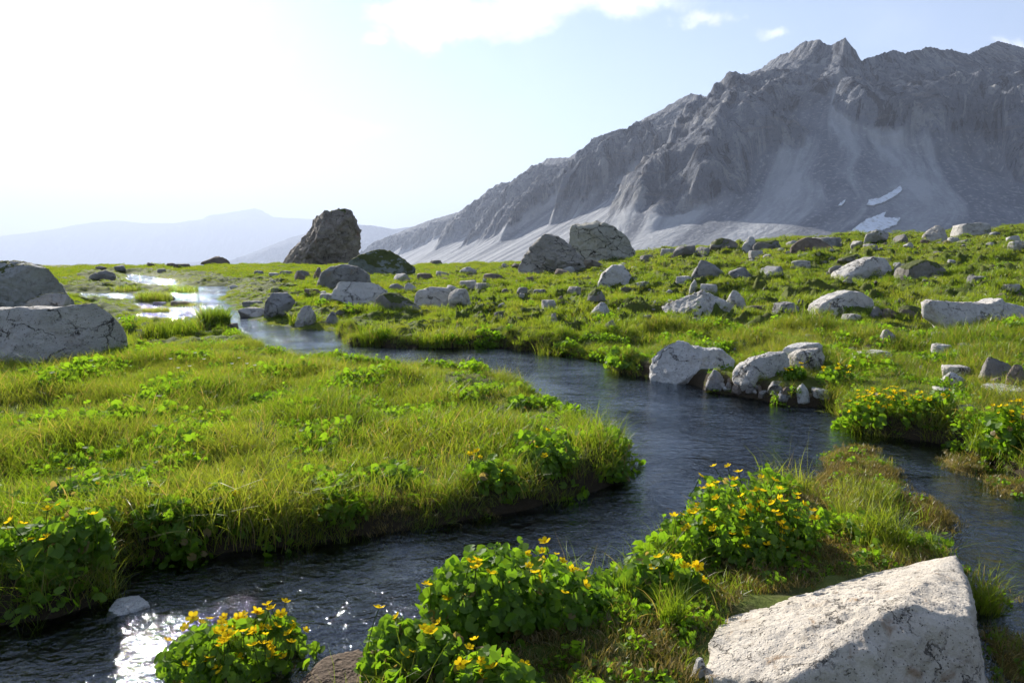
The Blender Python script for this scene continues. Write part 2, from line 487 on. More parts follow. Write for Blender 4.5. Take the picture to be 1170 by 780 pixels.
def make_water_mat(name, rip):
    m, t, out = material(name)
    g = t.new('ShaderNodeNewGeometry'); P = g.outputs['Position']
    w1 = t.noise(t.vmath('MULTIPLY', P, (1.0, 1.5, 1.0)), 9, 4, 0.55, 0.8)
    w2 = t.noise(t.vmath('MULTIPLY', P, (1.0, 1.4, 1.0)), 32, 3, 0.5, 0.5)
    w3 = t.noise(P, 2.3, 2, 0.5, 0.5)
    calm = t.ramp(t.noise(P, 0.7, 3, 0.5), 0.38, 0.62, 0.35, 1.0)
    h = t.math('ADD', t.math('MULTIPLY', w1, 1.0), t.math('ADD', t.math('MULTIPLY', w2, 0.35), t.math('MULTIPLY', w3, 1.6)))
    h = t.math('MULTIPLY', h, calm)
    nb = t.bump(h, rip, 0.036)
    gl = t.new('ShaderNodeBsdfGlossy'); gl.inputs['Roughness'].default_value = 0.04; t.l.new(nb, gl.inputs['Normal'])
    gl.inputs['Color'].default_value = (0.84, 0.92, 1, 1)
    tr = t.new('ShaderNodeBsdfTransparent'); tr.inputs[0].default_value = (0.50, 0.54, 0.50, 1)
    fr = t.new('ShaderNodeFresnel'); fr.inputs['IOR'].default_value = 1.6; t.l.new(nb, fr.inputs['Normal'])
    mx = t.new('ShaderNodeMixShader'); t.l.new(fr.outputs[0], mx.inputs[0]); t.l.new(tr.outputs[0], mx.inputs[1]); t.l.new(gl.outputs[0], mx.inputs[2])
    t.l.new(mx.outputs[0], out.inputs[0])
    return m


def leaf_mat(name, c1, c2, c3, trans=0.45, gloss=0.08, rough=0.4):
    m, t, out = material(name)
    g = t.new('ShaderNodeNewGeometry'); oi = t.new('ShaderNodeObjectInfo')
    tint = t.attr('tint')
    n = t.noise(g.outputs['Position'], 0.8, 4, 0.6)
    c = t.mix(tint, c1, c2)
    c = t.mix(t.ramp(n, 0.4, 0.68, 0, 0.75), c, c3)
    c = t.mix(t.math('MULTIPLY', oi.outputs['Random'], 0.35), c, c2)
    c = t.mix(t.ramp(tint, 0.93, 0.97), c, (0.26, 0.19, 0.08))
    d = t.new('ShaderNodeBsdfDiffuse'); t.l.new(c, d.inputs[0])
    tl = t.new('ShaderNodeBsdfTranslucent')
    tcol = t.mix(0.5, c, t.mix(1.0, c, (2.5, 2.5, 0.6), 'MULTIPLY')); t.l.new(tcol, tl.inputs[0])
    mx = t.new('ShaderNodeMixShader'); mx.inputs[0].default_value = trans
    t.l.new(d.outputs[0], mx.inputs[1]); t.l.new(tl.outputs[0], mx.inputs[2])
    gs = t.new('ShaderNodeBsdfGlossy'); gs.inputs['Roughness'].default_value = rough; gs.inputs[0].default_value = (1, 1, 1, 1)
    mx2 = t.new('ShaderNodeMixShader'); mx2.inputs[0].default_value = gloss
    t.l.new(mx.outputs[0], mx2.inputs[1]); t.l.new(gs.outputs[0], mx2.inputs[2])
    t.l.new(mx2.outputs[0], out.inputs[0])
    return m


M_GROUND = make_ground_mat()
M_WATER = make_water_mat('stream_water', 0.85)
M_GRASS = leaf_mat('grass_blades', (0.085, 0.145, 0.010), (0.165, 0.220, 0.016), (0.210, 0.215, 0.035), 0.58, 0.025)
M_LEAF = leaf_mat('marigold_leaves', (0.085, 0.175, 0.012), (0.160, 0.260, 0.018), (0.120, 0.215, 0.016), 0.60, 0.015, 0.5)
M_MOSS = leaf_mat('moss_sprigs', (0.10, 0.10, 0.022), (0.15, 0.12, 0.035), (0.16, 0.10, 0.035), 0.35, 0.03)


def flat_mat(name, c, trans=0.3):
    m, t, out = material(name)
    d = t.new('ShaderNodeBsdfDiffuse'); d.inputs[0].default_value = (*c, 1)
    tl = t.new('ShaderNodeBsdfTranslucent'); tl.inputs[0].default_value = (*c, 1)
    mx = t.new('ShaderNodeMixShader'); mx.inputs[0].default_value = trans
    t.l.new(d.outputs[0], mx.inputs[1]); t.l.new(tl.outputs[0], mx.inputs[2]); t.l.new(mx.outputs[0], out.inputs[0])
    return m


M_PETAL = flat_mat('yellow_petals', (0.88, 0.62, 0.015), 0.45)
M_HEART = flat_mat('flower_hearts', (0.55, 0.30, 0.01), 0.2)
M_WPETAL = flat_mat('white_petals', (0.75, 0.75, 0.70), 0.4)
M_STEM = flat_mat('green_stems', (0.07, 0.11, 0.02), 0.3)


# ------------------------------------------------------------------ ground sheet
def build_ground():
    dense = np.linspace(R(-47), R(47), 1000)
    side = np.linspace(R(47), R(313), 110)[1:-1]
    ang = np.concatenate([dense, side])
    rad = np.concatenate([[0.02], np.exp(np.linspace(math.log(0.8), math.log(74), 760)), np.exp(np.linspace(math.log(78), math.log(30000), 90))])
    A, Rr = np.meshgrid(ang, rad)
    X = np.sin(A) * Rr; Y = np.cos(A) * Rr
    sd = land_sd(X, Y); Z = height(X, Y, sd)
    V = np.stack([X, Y, Z], -1).reshape(-1, 3)
    me = mesh_np('ground', V, grid_faces(len(rad), len(ang), True))
    add_attr(me, 'land', sd.ravel()); add_attr(me, 'low', low_land(X.ravel(), Y.ravel()))
    o = new_obj('ground', me, M_GROUND); tag(o, kind='structure')
    # water sheet, only over and just beside the water
    rad = np.exp(np.linspace(math.log(0.8), math.log(60), 420)); ang = np.linspace(R(-60), R(60), 420)
    A, Rr = np.meshgrid(ang, rad); X = np.sin(A) * Rr; Y = np.cos(A) * Rr
    sd = land_sd(X, Y).ravel(); Z = water_level(Y)
    F = grid_faces(len(rad), len(ang))
    F = F[(sd[F] < 0.12).any(1)]
    used = np.unique(F); idx = np.zeros(X.size, int) - 1; idx[used] = np.arange(len(used))
    V = np.stack([X, Y, Z], -1).reshape(-1, 3)[used]
    o = new_obj('water', mesh_np('water', V, idx[F]), M_WATER); tag(o, kind='structure')


build_ground()


# ------------------------------------------------------------------ mountains
def mountain_mat():
    m, t, out = material('mountain_rock_and_scree')
    g = t.new('ShaderNodeNewGeometry'); P = g.outputs['Position']
    scr = t.attr('scree'); fall = t.attr('fall', 'Vector')
    n1 = t.noise(P, 0.006, 8, 0.62); n2 = t.noise(P, 0.03, 7, 0.65); n3 = t.noise(P, 0.15, 4, 0.6)
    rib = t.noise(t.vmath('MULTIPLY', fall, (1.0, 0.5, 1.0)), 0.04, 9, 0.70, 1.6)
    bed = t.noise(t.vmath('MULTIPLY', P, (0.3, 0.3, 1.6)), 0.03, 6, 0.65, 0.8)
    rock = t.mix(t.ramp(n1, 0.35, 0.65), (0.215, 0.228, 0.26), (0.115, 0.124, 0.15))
    rock = t.mix(t.ramp(rib, 0.53, 0.59, 0, 0.85), rock, (0.36, 0.355, 0.35))  # pale rib rock, lightened further in place of relief lighting
    rock = t.mix(t.ramp(rib, 0.47, 0.42, 0, 0.95), rock, (0.03, 0.034, 0.045))  # dark cracks and gullies, with their shading painted into the rock colour
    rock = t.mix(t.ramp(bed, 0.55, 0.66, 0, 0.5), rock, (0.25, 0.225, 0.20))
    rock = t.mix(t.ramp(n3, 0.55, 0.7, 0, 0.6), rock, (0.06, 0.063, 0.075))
    s1 = t.noise(t.vmath('MULTIPLY', fall, (1.0, 0.06, 1.0)), 0.022, 8, 0.62, 0.3)
    s2 = t.noise(t.vmath('MULTIPLY', fall, (1.0, 0.10, 1.0)), 0.11, 5, 0.6, 0.3)
    sc_ = t.mix(t.ramp(s1, 0.45, 0.55), (0.15, 0.158, 0.178), (0.38, 0.383, 0.39))
    sc_ = t.mix(t.ramp(s2, 0.45, 0.62, 0, 0.6), sc_, (0.24, 0.245, 0.265))
    sc_ = t.mix(t.ramp(n3, 0.52, 0.68, 0, 0.5), sc_, (0.45, 0.45, 0.45))
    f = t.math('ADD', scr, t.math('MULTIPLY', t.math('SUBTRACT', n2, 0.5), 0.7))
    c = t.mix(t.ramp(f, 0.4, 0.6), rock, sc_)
    h = t.math('ADD', t.math('MULTIPLY', n2, 0.7), t.math('ADD', t.math('MULTIPLY', n3, 0.3), t.math('MULTIPLY', rib, 1.0)))
    rs = t.ramp(scr, 0.3, 0.7, 1.0, 0.2)
    h = t.math('MULTIPLY', h, rs)
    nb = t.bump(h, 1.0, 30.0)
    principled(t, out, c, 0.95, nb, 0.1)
    return m


RIDGE = [(380, 306, 6200), (405, 298, 5600), (440, 272, 4900), (490, 252, 4300), (540, 238, 3800), (575, 215, 3450), (592, 204, 3300), (605, 200, 3190), (625, 181, 3000), (650, 180, 2850), (672, 166, 2720), (690, 160, 2600),
         (720, 149, 2420), (738, 134, 2320), (750, 129, 2250), (775, 114, 2120), (790, 107, 2050), (815, 112, 1950), (840, 90, 1860), (870, 78, 1760), (890, 64, 1700), (908, 56, 1640), (918, 48, 1610),
         (935, 45, 1570), (941, 50, 1560), (950, 52, 1540), (958, 47, 1525), (966, 43, 1510), (972, 52, 1500), (978, 58, 1500), (984, 70, 1500), (1003, 63, 1520), (1022, 57, 1545), (1035, 61, 1560), (1060, 54, 1600),
         (1090, 58, 1640), (1107, 62, 1670), (1125, 54, 1720), (1140, 47, 1750), (1155, 51, 1775), (1170, 55, 1800), (1230, 70, 1850), (1350, 60, 1900), (1500, 110, 1950), (1700, 160, 2000)]


def build_range(name, ridge, n_s, n_d, foot, slope, mat, rock_amp=1.0, spur=1.0, seed=0, crest_rough=6.0, back=True):
    P = np.array([at_depth(*r) for r in ridge])
    seg = np.hypot(np.diff(P[:, 0]), np.diff(P[:, 1])); s0 = np.concatenate([[0], np.cumsum(seg)])
    # even spacing in image terms: parameter by point index blended with arc length
    S = np.interp(np.linspace(0, 1, n_s), np.concatenate([[0], np.cumsum(seg / (0.5 * (P[1:, 1] + P[:-1, 1])))]) / np.sum(seg / (0.5 * (P[1:, 1] + P[:-1, 1]))), s0)
    X = np.interp(S, s0, P[:, 0]); Y = np.interp(S, s0, P[:, 1]); H = np.interp(S, s0, P[:, 2])
    k = max(3, n_s // (4 if spur == 1.0 and rock_amp == 1.0 else 14)) | 1; ker = np.hanning(k + 2)[1:-1]; ker /= ker.sum()
    def sm(a): return np.convolve(np.pad(a, k // 2, mode='edge'), ker, 'valid')
    Xs, Ys = sm(X), sm(Y)
    tx, ty = np.gradient(Xs), np.gradient(Ys); L = np.hypot(tx, ty); tx /= L; ty /= L
    nx, ny = ty, -tx                                            # towards the viewer / the valley
    H = H + crest_rough * 0.5 * perlin2(S / (crest_rough * 6.0), S * 0 + seed) + crest_rough * 0.5 * perlin2(S / (crest_rough * 1.4), S * 0 + seed + 9)
    tt = np.linspace(0, 1, n_d) ** 1.1
    Wd = np.maximum(H - foot, 30) / math.tan(slope)
    SS, TT = np.meshgrid(S, tt, indexing='ij'); SU = (585 + 786 * X / Y)[:, None] * (spur < 1.1)
    HH = H[:, None]; WW = sm(Wd)[:, None]; WWd = WW * TT
    px_ = X[:, None] + nx[:, None] * WWd; py_ = Y[:, None] + ny[:, None] * WWd
    rise = HH - foot
    q = WW * math.tan(slope)                                    # size scale
    wob = 120 * perlin2(SS / 500 + seed, TT * 2.0) + 45 * perlin2(SS / 170 + seed, TT * 4.0)
    a = SS + wob
    rid = lambda w, o: 1 - 2 * np.abs(perlin2(a / w + o + seed, TT * 0.9 + o))
    N = 0.62 * rid(420, 3.1) + 0.30 * rid(170, 7.7) + 0.15 * rid(70, 1.3)
    big = perlin2(a / 520 + 2.2 + seed, TT * 1.5 + 0.4)
    pB = np.abs(perlin2(a / 190 + 5.1 + seed, TT * 0.5 + seed)) * 1.1 + 0.35 * np.abs(perlin2(a / 85 + 1.1 + seed, TT * 0.6))
    B = 0.15 + 0.92 * pB + 0.09 * perlin2(a / 34, TT * 5) + 0.05 * perlin2(a / 12, TT * 9)
    B = B - 0.45 * sstep(1085, 1170, SU) * sstep(0.15, 0.5, B)
    B = np.clip(B, 0.17, 0.80)
    mk = 1 - sstep(-0.11, 0.012, TT - B)
    lob = np.sin(np.pi * np.clip(TT / (B + 0.12), 0, 1)) ** 1.3 * np.clip(TT * 3.2, 0, 1)
    base = foot + rise * (1 - TT ** 0.83) - 0.03 * q * np.sin(np.pi * TT)
    rock = base + q * spur * (0.05 * lob + 0.26 * (B - 0.36) * lob + 0.09 * np.sin(np.pi * np.clip(TT, 0, 1)) ** 0.6 * (N - 0.3 + 0.4 * big))
    P3 = np.stack([px_, py_, rock * 1.3], -1).reshape(-1, 3)
    r1 = fbm3(P3 / 110.0, 5, 0.52, True).reshape(rock.shape); r2 = fbm3(P3 / 26.0, 3, 0.55).reshape(rock.shape)
    edge = np.clip(TT * 8, 0.25, 1)
    rd = fbm2(a / 120 + 31 + seed, TT * 2.6 + 1.3 * perlin2(SS / 300, TT * 2), 1) * 0
    amp_, f_ = 1.0, 1.0
    for o_ in range(5):
        rd = rd + amp_ * (1 - 2.2 * np.abs(perlin2(a / 150 * f_ + 7 * o_ + seed, TT * 2.1 * f_ + 3 * o_))); amp_ *= 0.58; f_ *= 2.1
    rock = rock + rock_amp * ((40 * np.minimum(rd - 0.8, 0.22 + 0.2 * (rd - 0.8)) + 24 * np.minimum(r1 - 0.6, 0.15 + 0.2 * (r1 - 0.6))) * np.clip(TT * 3.2 - 0.22, 0, 1) + 9 * r2 * edge + 9 * np.minimum(r1 - 0.7, 0.1) * np.clip(TT * 14, 0, 1))
    scr = base + q * (0.010 * perlin2(SS / 60, TT * 0.7) + 0.006 * perlin2(SS / 22, TT) + 0.02 * perlin2(SS / 160, TT * 0.7)) * np.sin(np.pi * TT) + 0.5 * r2
    z = scr + (np.maximum(rock, scr + 2) - scr) * mk
    sm_ = 1 - mk
    z[:, 0] = H
    V = np.stack([px_, py_, z], -1)
    a2 = SS + 0.25 * wob
    streak = 0.9 * perlin2(a2 / 70 + 9, TT * 1.0) + 0.9 * perlin2(a2 / 24 + 4, TT * 1.4) + 0.6 * perlin2(a2 / 9, TT * 2)
    verts = [V.reshape(-1, 3)]; faces = [grid_faces(n_s, n_d)[:, ::-1]]
    att = [sm_.ravel()]; att2 = [np.stack([a2, WWd + 0 * a2, 0 * a2], -1).reshape(-1, 3)]
    if back:
        nb_ = 14; tb = np.linspace(0, 1, nb_)
        WB = WW * tb[None, :]
        xb = X[:, None] - nx[:, None] * WB; yb = Y[:, None] - ny[:, None] * WB
        zb = H[:, None] - (rise) * tb[None, :] ** 0.9 + 12 * perlin2(xb / 150, yb / 150) * np.sin(np.pi * tb)[None, :]
        VB = np.stack([xb, yb, zb], -1)
        off = V.shape[0] * V.shape[1]
        verts.append(VB.reshape(-1, 3)); faces.append(grid_faces(n_s, nb_) + off)
        att.append(np.zeros(VB.shape[0] * nb_)); att2.append(np.zeros((VB.shape[0] * nb_, 3)))
    V = np.concatenate(verts); F = np.concatenate(faces)
    me = mesh_np(name, V, F)
    add_attr(me, 'scree', np.concatenate(att)); add_attr(me, 'fall', np.concatenate(att2), 'FLOAT_VECTOR')
    o = new_obj(name, me, mat); tag(o, kind='structure')
    return o


M_MTN = mountain_mat()
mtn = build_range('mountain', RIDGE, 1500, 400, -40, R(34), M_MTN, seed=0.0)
far1 = [(-700, 285, 24800), (-400, 268, 24320), (-150, 282, 24000), (0, 270, 24000), (40, 265, 24000), (60, 262, 24000), (105, 254, 24000), (135, 252, 24000), (160, 255, 24000), (200, 255, 24000), (232, 250, 24000), (240, 246, 24000),
        (262, 243, 24000), (278, 240, 24000), (292, 238, 24000), (300, 241, 24000), (312, 248, 24000), (350, 250, 24000), (400, 254, 24000), (440, 262, 24320), (500, 262, 24800), (560, 270, 24800), (700, 275, 25600)]
build_range('far_mountain', far1, 500, 60, -320, R(24), M_MTN, 5.0, 1.2, seed=5.0, crest_rough=36)
far2 = [(-500, 330, 13775), (-100, 318, 13485), (60, 306, 13340), (200, 300, 13050), (262, 298, 12760), (300, 284, 12470), (330, 272, 12325), (360, 264, 12180), (400, 256, 12035), (428, 258, 12035), (450, 262, 12035), (490, 256, 11890), (540, 240, 11600), (640, 260, 11600)]
build_range('middle_mountain', far2, 400, 60, -320, R(22), M_MTN, 1.5, 1.0, seed=8.0, crest_rough=12)

# snow patches on the scree
dg = bpy.context.evaluated_depsgraph_get()
bvh = BVHTree.FromObject(mtn, dg)
ms, ts, outs = material('old_snow'); ps = principled(ts, outs, ts.mix(ts.ramp(ts.noise(ts.new('ShaderNodeNewGeometry').outputs['Position'], 0.12, 6, 0.65), 0.45, 0.7), (0.80, 0.82, 0.85), (0.50, 0.49, 0.47)), 0.6, ts.bump(ts.noise(ts.new('ShaderNodeNewGeometry').outputs['Position'], 0.2, 4), 0.5, 1.5))


def snow(poly, label):
    P = np.array(poly, float); x0, y0 = P.min(0); x1, y1 = P.max(0)
    nx_, ny_ = 70, 46
    gx, gy = np.meshgrid(np.linspace(x0, x1, nx_), np.linspace(y0, y1, ny_), indexing='ij')
    ins = sdf_poly(gx + 1.2 * perlin2(gx / 3, gy / 3), gy + 0.8 * perlin2(gx / 3 + 9, gy / 3), P) < 0
    V = np.zeros((nx_, ny_, 3)); ok = np.zeros((nx_, ny_), bool)
    for i in range(nx_):
        for j in range(ny_):
            d = Vector(px_ray(gx[i, j], gy[i, j])).normalized()
            loc, nor, idx, dist = bvh.ray_cast(Vector((0, 0, CAM_H)), d)
            if loc is not None:
                if nor.z < 0: nor = -nor
                loc = loc + Vector((0, -0.6, 0.8)) * 1.6
                V[i, j] = loc; ok[i, j] = ins[i, j]
    F = grid_faces(nx_, ny_); okf = ok.ravel()[F].all(1)
    Vf = V.reshape(-1, 3); dep = Vf[F][:, :, 1].max(1) - Vf[F][:, :, 1].min(1)
    F = F[okf & (dep < 60)]
    if not len(F): return
    used = np.unique(F); idx = np.zeros(nx_ * ny_, int); idx[used] = np.arange(len(used))
    c = Vf[used].mean(0)
    me = mesh_np('snow_patch', Vf[used] - c, idx[F])
    o = new_obj('snow_patch', me, ms); o.location = c
    md = o.modifiers.new('thick', 'SOLIDIFY'); md.thickness = 1.2; md.offset = 0
    tag(o, label, 'snow patch', 'snow patches on the mountain')


snow([(989, 236), (992, 229), (1005, 227), (1016, 221), (1029, 213), (1031, 218), (1022, 226), (1010, 232), (998, 236)], 'upper white snow patch below the dark rock wall')
snow([(966, 271), (975, 262), (988, 252), (1004, 246), (1013, 242), (1010, 249), (1030, 250), (1024, 258), (1010, 264), (998, 270), (985, 274)], 'large lower snow patch lying on the scree above the crest')
snow([(957, 236), (962, 231), (966, 229), (962, 236)], 'tiny snow fleck left of the two larger snow patches')

# ------------------------------------------------------------------ rocks
_ico = {}


def ico(sub):
    if sub not in _ico:
        bm = bmesh.new(); bmesh.ops.create_icosphere(bm, subdivisions=sub, radius=1.0)
        V = np.array([v.co[:] for v in bm.verts]); F = np.array([[v.index for v in f.verts] for f in bm.faces]); bm.free()
        V /= np.linalg.norm(V, axis=1)[:, None]
        _ico[sub] = (V, F)
    return _ico[sub]


def roughen(V, size, amt, seed, layers=0.0):
    """size = typical half extent in metres"""
    r = np.random.default_rng(seed); off = r.uniform(-50, 50, 3)
    n = V / (np.linalg.norm(V, axis=1)[:, None] + 1e-9)
    Q = V / size
    d = 0.20 * fbm3(Q * 1.6 + off, 3, 0.5) + 0.55 * (fbm3(Q * 2.6 + off + 9, 4, 0.55, True) - 0.8) * 0.6 + 0.30 * fbm3(Q * 7 + off, 5, 0.62) - 0.25 * np.maximum(0, 0.12 - np.abs(perlin3(Q * 2.2 + off + 4))) / 0.12
    if layers > 0:
        k = Q[:, 2] * 5.5 + Q[:, 0] * 1.3 + 0.8 * perlin3(Q * 1.3 + off)
        f = k - np.floor(k); d = d - layers * (np.exp(-((f - 0.5) / 0.10) ** 2) * 0.9 - 0.25 * np.floor(k) % 2 * 0.2)
        k2 = Q[:, 0] * 2.8 - Q[:, 2] * 0.9 + 0.9 * perlin3(Q * 1.1 - off)
        f2 = k2 - np.floor(k2); d = d - layers * 0.7 * np.exp(-((f2 - 0.5) / 0.07) ** 2)
    return V + n * (d * amt * size)[:, None]


def chisel(V, n, seed, lo=0.80, hi=0.97, front=False):
    r = np.random.default_rng(seed + 77)
    for i in range(n):
        d = r.normal(size=3); d[1] -= 0.5; d[2] *= 0.8
        if front: d = np.array([d[0] * 0.55, -1.0 if i % 4 else 1.0, d[2] * 0.6 + 0.1])
        d /= np.linalg.norm(d)
        q = V @ d; h = q.max() * r.uniform(lo, hi)
        V = V - np.maximum(q - h, 0)[:, None] * d * 0.93
    return V


def planes_of(points):
    bm = bmesh.new()
    for p in points: bm.verts.new(p)
    bmesh.ops.convex_hull(bm, input=bm.verts)
    bm.normal_update(); bm.faces.ensure_lookup_table()
    out = []
    c = np.mean(points, axis=0)
    for f in bm.faces:
        n = np.array(f.normal[:]); d = float(np.dot(n, np.array(f.verts[0].co[:]) - c))
        if d < 0: n, d = -n, -d
        out.append((n, max(d, 1e-4)))
    bm.free()
    return c, out


def radial(dirs, planes, k=28.0):
    """distance to a convex hull along each direction, its edges slightly rounded"""
    inv = np.stack([np.maximum(dirs @ n, 1e-4) / d for n, d in planes], 1)
    m = inv.max(1, keepdims=True)
    s = (np.log(np.exp((inv / m - 1) * k).sum(1)) / k + 1) * m[:, 0]
    return 1 / s


def hull_rock_mesh(name, points, sub, amt, seed, k=200, layers=0.0):
    c, pl = planes_of([tuple(p) for p in points])
    D, F = ico(sub)
    V = D * radial(D, pl, k)[:, None]
    size = float(np.mean(np.linalg.norm(V, axis=1)))
    V = chisel(V, 6, seed, 0.70, 0.95) if sub < 7 else V
    V = roughen(V, size, amt, seed, layers)
    return c, mesh_np(name, V, F)


def random_rock(name, w, d, h, seed, sub=4, style='block', amt=0.10, layers=0.0):
    r = np.random.default_rng(seed)
    pts = []
    if style == 'block':
        for i in range(11):
            a = r.uniform(0, 2 * np.pi); zz = r.uniform(-1, 1); q = (1 - abs(zz) ** 3 * 0.55) * r.uniform(0.8, 1)
            pts.append((np.cos(a) * q, np.sin(a) * q, zz))
    elif style == 'slab':
        for i in range(8):
            a = 2 * np.pi * i / 8 + r.uniform(-.3, .3); q = r.uniform(0.8, 1.05)
            pts.append((np.cos(a) * q, np.sin(a) * q, -1)); pts.append((np.cos(a) * q * 0.9, np.sin(a) * q * 0.9, r.uniform(0.55, 1)))
    elif style == 'peak':
        for i in range(9):
            a = 2 * np.pi * i / 9 + r.uniform(-.3, .3); q = r.uniform(0.8, 1.05)
            pts.append((np.cos(a) * q, np.sin(a) * q, -1)); pts.append((np.cos(a) * q * 0.75, np.sin(a) * q * 0.75, r.uniform(-0.4, 0.15)))
        tx = r.uniform(-.35, .35); pts += [(tx - .15, r.uniform(-.2, .2), 1), (tx + .2, r.uniform(-.2, .2), 0.85), (tx, 0.25, 0.8)]
    else:
        for i in range(26):
            v = r.normal(size=3); v /= np.linalg.norm(v); pts.append(tuple(v))
    P = np.array(pts) * np.array([w / 2, d / 2, h / 2]) * 1.06
    return hull_rock_mesh(name, P, sub, amt, seed + 5, layers=layers)


NAME_OF = {'boulder': 'boulder', 'rock': 'rock', 'stone': 'stone', 'slab': 'rock_slab'}


def put_rock(cx, base, w, h, style, mat, label, kind='rock', group=None, sub=None, depth=0.8, rot=None, sink=0.5, D=None, layers=0.0, amt=0.10, seed=None):
    """a rock whose visible body spans w x h pixels with its foot at (cx, base)"""
    p = hit(cx, base) if D is None else at_depth(cx, base, D)
    Dd = p[1]; k = Dd / 780 / math.cos(PITCH)
    W_, H_ = w * k, h * k
    dep = W_ * depth
    H_ = max(H_ - 0.0, 0.03)
    full = H_ * (1 + sink)
    sd_ = int(cx * 7 + base * 13) if seed is None else seed
    if sub is None: sub = 5 if w > 50 else (4 if w > 14 else 3)
    c, me = random_rock(NAME_OF[kind], W_, dep, full, sd_, sub, style, amt, layers)
    o = new_obj(NAME_OF[kind], me, mat)
    o.location = (p[0], p[1] + dep * 0.35, p[2] - H_ * sink + full / 2)
    if rot is not None: o.rotation_euler = (0, R(rot), 0)
    tag(o, label, kind if kind != 'slab' else 'rock', group)
    return o


def outline_rock(poly, mat, label, kind='boulder', thick=0.7, D=None, cuts=(), sub=5, amt=0.07, pw=3.6, seed=1, layers=0.06, group=None, foot=None, k=200, turn=0.0):
    """a boulder with the outline seen from here, at its own distance, real size and thickness"""
    P = np.array(poly, float)
    if D is None:
        fx = P[:, 0].mean() if foot is None else foot[0]; fy = P[:, 1].max() - 1.5 if foot is None else foot[1]
        D = hit(fx, fy)[1]
    W_ = (P[:, 0].max() - P[:, 0].min()) / 780 * D
    T = W_ * thick / 2
    D = D + T * 0.8
    Q = np.array([at_depth(a, b, D) for a, b in poly])[:, [0, 2]]
    Q[:, 1] = np.where(P[:, 1] > P[:, 1].max() - 8, Q[:, 1] - 0.26 * W_, Q[:, 1])
    c = (Q.max(0) + Q.min(0)) / 2
    Q = Q - c
    Dr, F = ico(sub)
    th = np.arctan2(Dr[:, 2], Dr[:, 0]); rr = np.full(len(Dr), 1e9)
    cx_, cz_ = np.cos(th), np.sin(th)
    n = len(Q)
    best = np.zeros(len(Dr))
    for i in range(n):
        a = Q[i]; e = Q[(i + 1) % n] - a
        den = cx_ * e[1] - cz_ * e[0]
        den = np.where(np.abs(den) < 1e-9, 1e-9, den)
        t = (a[0] * e[1] - a[1] * e[0]) / den
        s = (a[0] * cz_ - a[1] * cx_) / den
        ok = (t > 0) & (s >= -1e-6) & (s <= 1 + 1e-6)
        best = np.where(ok, np.maximum(best, t), best)
    rho = np.hypot(Dr[:, 0], Dr[:, 2])
    inv = ((rho / best) ** pw + (np.abs(Dr[:, 1]) / T) ** pw) ** (1 / pw)
    lst = [inv]
    r = np.random.default_rng(seed)
    half = np.array([W_ / 2, T, (Q[:, 1].max() - Q[:, 1].min()) / 2])
    cs_ = list(cuts)
    if not cs_:
        for _ in range(3):
            cs_.append((r.uniform(-.8, .8), -1.0, r.uniform(-.35, .9), r.uniform(0.80, 0.92)))
    for (a, b, c_, f) in cs_:
        nn = np.array([a / half[0], b / half[1], c_ / half[2]]); ln = np.linalg.norm(nn)
        sup = np.abs(np.array([a, b, c_])); sup = np.linalg.norm(sup)      # support of the ellipsoid-like body
        nn = nn / (sup * f)
        lst.append(np.maximum(Dr @ nn, 1e-5))
    A = np.stack(lst, 1); m = A.max(1, keepdims=True)
    s = (np.log(np.exp((A / m - 1) * k).sum(1)) / k + 1) * m[:, 0]
    V = Dr / s[:, None]
    size = float(half.mean())
    V = chisel(V, 9, seed, 0.55, 0.86, True); V = chisel(V, 10, seed + 1, 0.88, 0.985) if sub < 6 else V
    V = roughen(V, size, amt, seed, layers)
    me = mesh_np(NAME_OF[kind], V, F)
    o = new_obj(NAME_OF[kind], me, mat); o.location = (c[0], D, c[1])
    tag(o, label, 'boulder' if kind == 'boulder' else 'rock', group)
    return o


# the big named boulders
outline_rock([(319, 298), (330, 287), (344, 274), (355, 264), (357, 252), (372, 243), (392, 239), (402, 242), (408, 256), (412, 272), (409, 290), (403, 303), (385, 306), (350, 305), (325, 303)],
             M_TOWER, 'huge dark brown boulder towering on the horizon, overhanging on its right side', thick=0.75, foot=(365, 302), sub=6, amt=0.12, layers=0.07, seed=3, k=90)
outline_rock([(398, 308), (400, 298), (412, 291), (430, 285), (444, 286), (458, 295), (474, 306), (468, 313), (430, 316), (405, 314)],
             M_GREEN, 'low green moss-covered boulder just right of the towering brown boulder', thick=0.8, foot=(432, 313), sub=5, amt=0.09, seed=4)
outline_rock([(593, 305), (600, 291), (611, 278), (622, 268), (634, 269), (645, 276), (657, 286), (667, 297), (668, 308), (650, 316), (610, 317), (597, 313)],
             M_BLOCKY, 'cone-shaped grey boulder scored with dark cracks, in front of the pale blocky one', thick=0.9, foot=(630, 314), sub=6, amt=0.10, layers=0.16, seed=9,
             cuts=[(-0.75, -0.7, 0.5, 0.70), (0.35, -1, 0.35, 0.74), (0.8, -.5, .45, .8), (0, -1, -.1, .82)])
outline_rock([(648, 276), (650, 264), (661, 251), (672, 250), (682, 252), (700, 259), (715, 270), (728, 287), (724, 298), (690, 304), (668, 306), (652, 300)],
             M_BLOCKY2, 'big pale blocky boulder with square cracks, behind the cone-shaped grey boulder', thick=0.9, foot=(700, 297), sub=6, amt=0.09, layers=0.14, seed=12,
             cuts=[(-0.7, -0.85, 0.15, 0.72), (0.55, -0.9, 0.35, 0.70), (0.9, -.2, .5, .82), (-.1, -.3, 1, .86)])
outline_rock([(358, 327), (366, 313), (378, 305), (392, 302), (408, 305), (421, 314), (424, 328), (400, 334), (370, 333)], M_GREY, 'domed blue-grey boulder in front of the green mossy boulder', 'boulder', foot=(385, 330), seed=21)
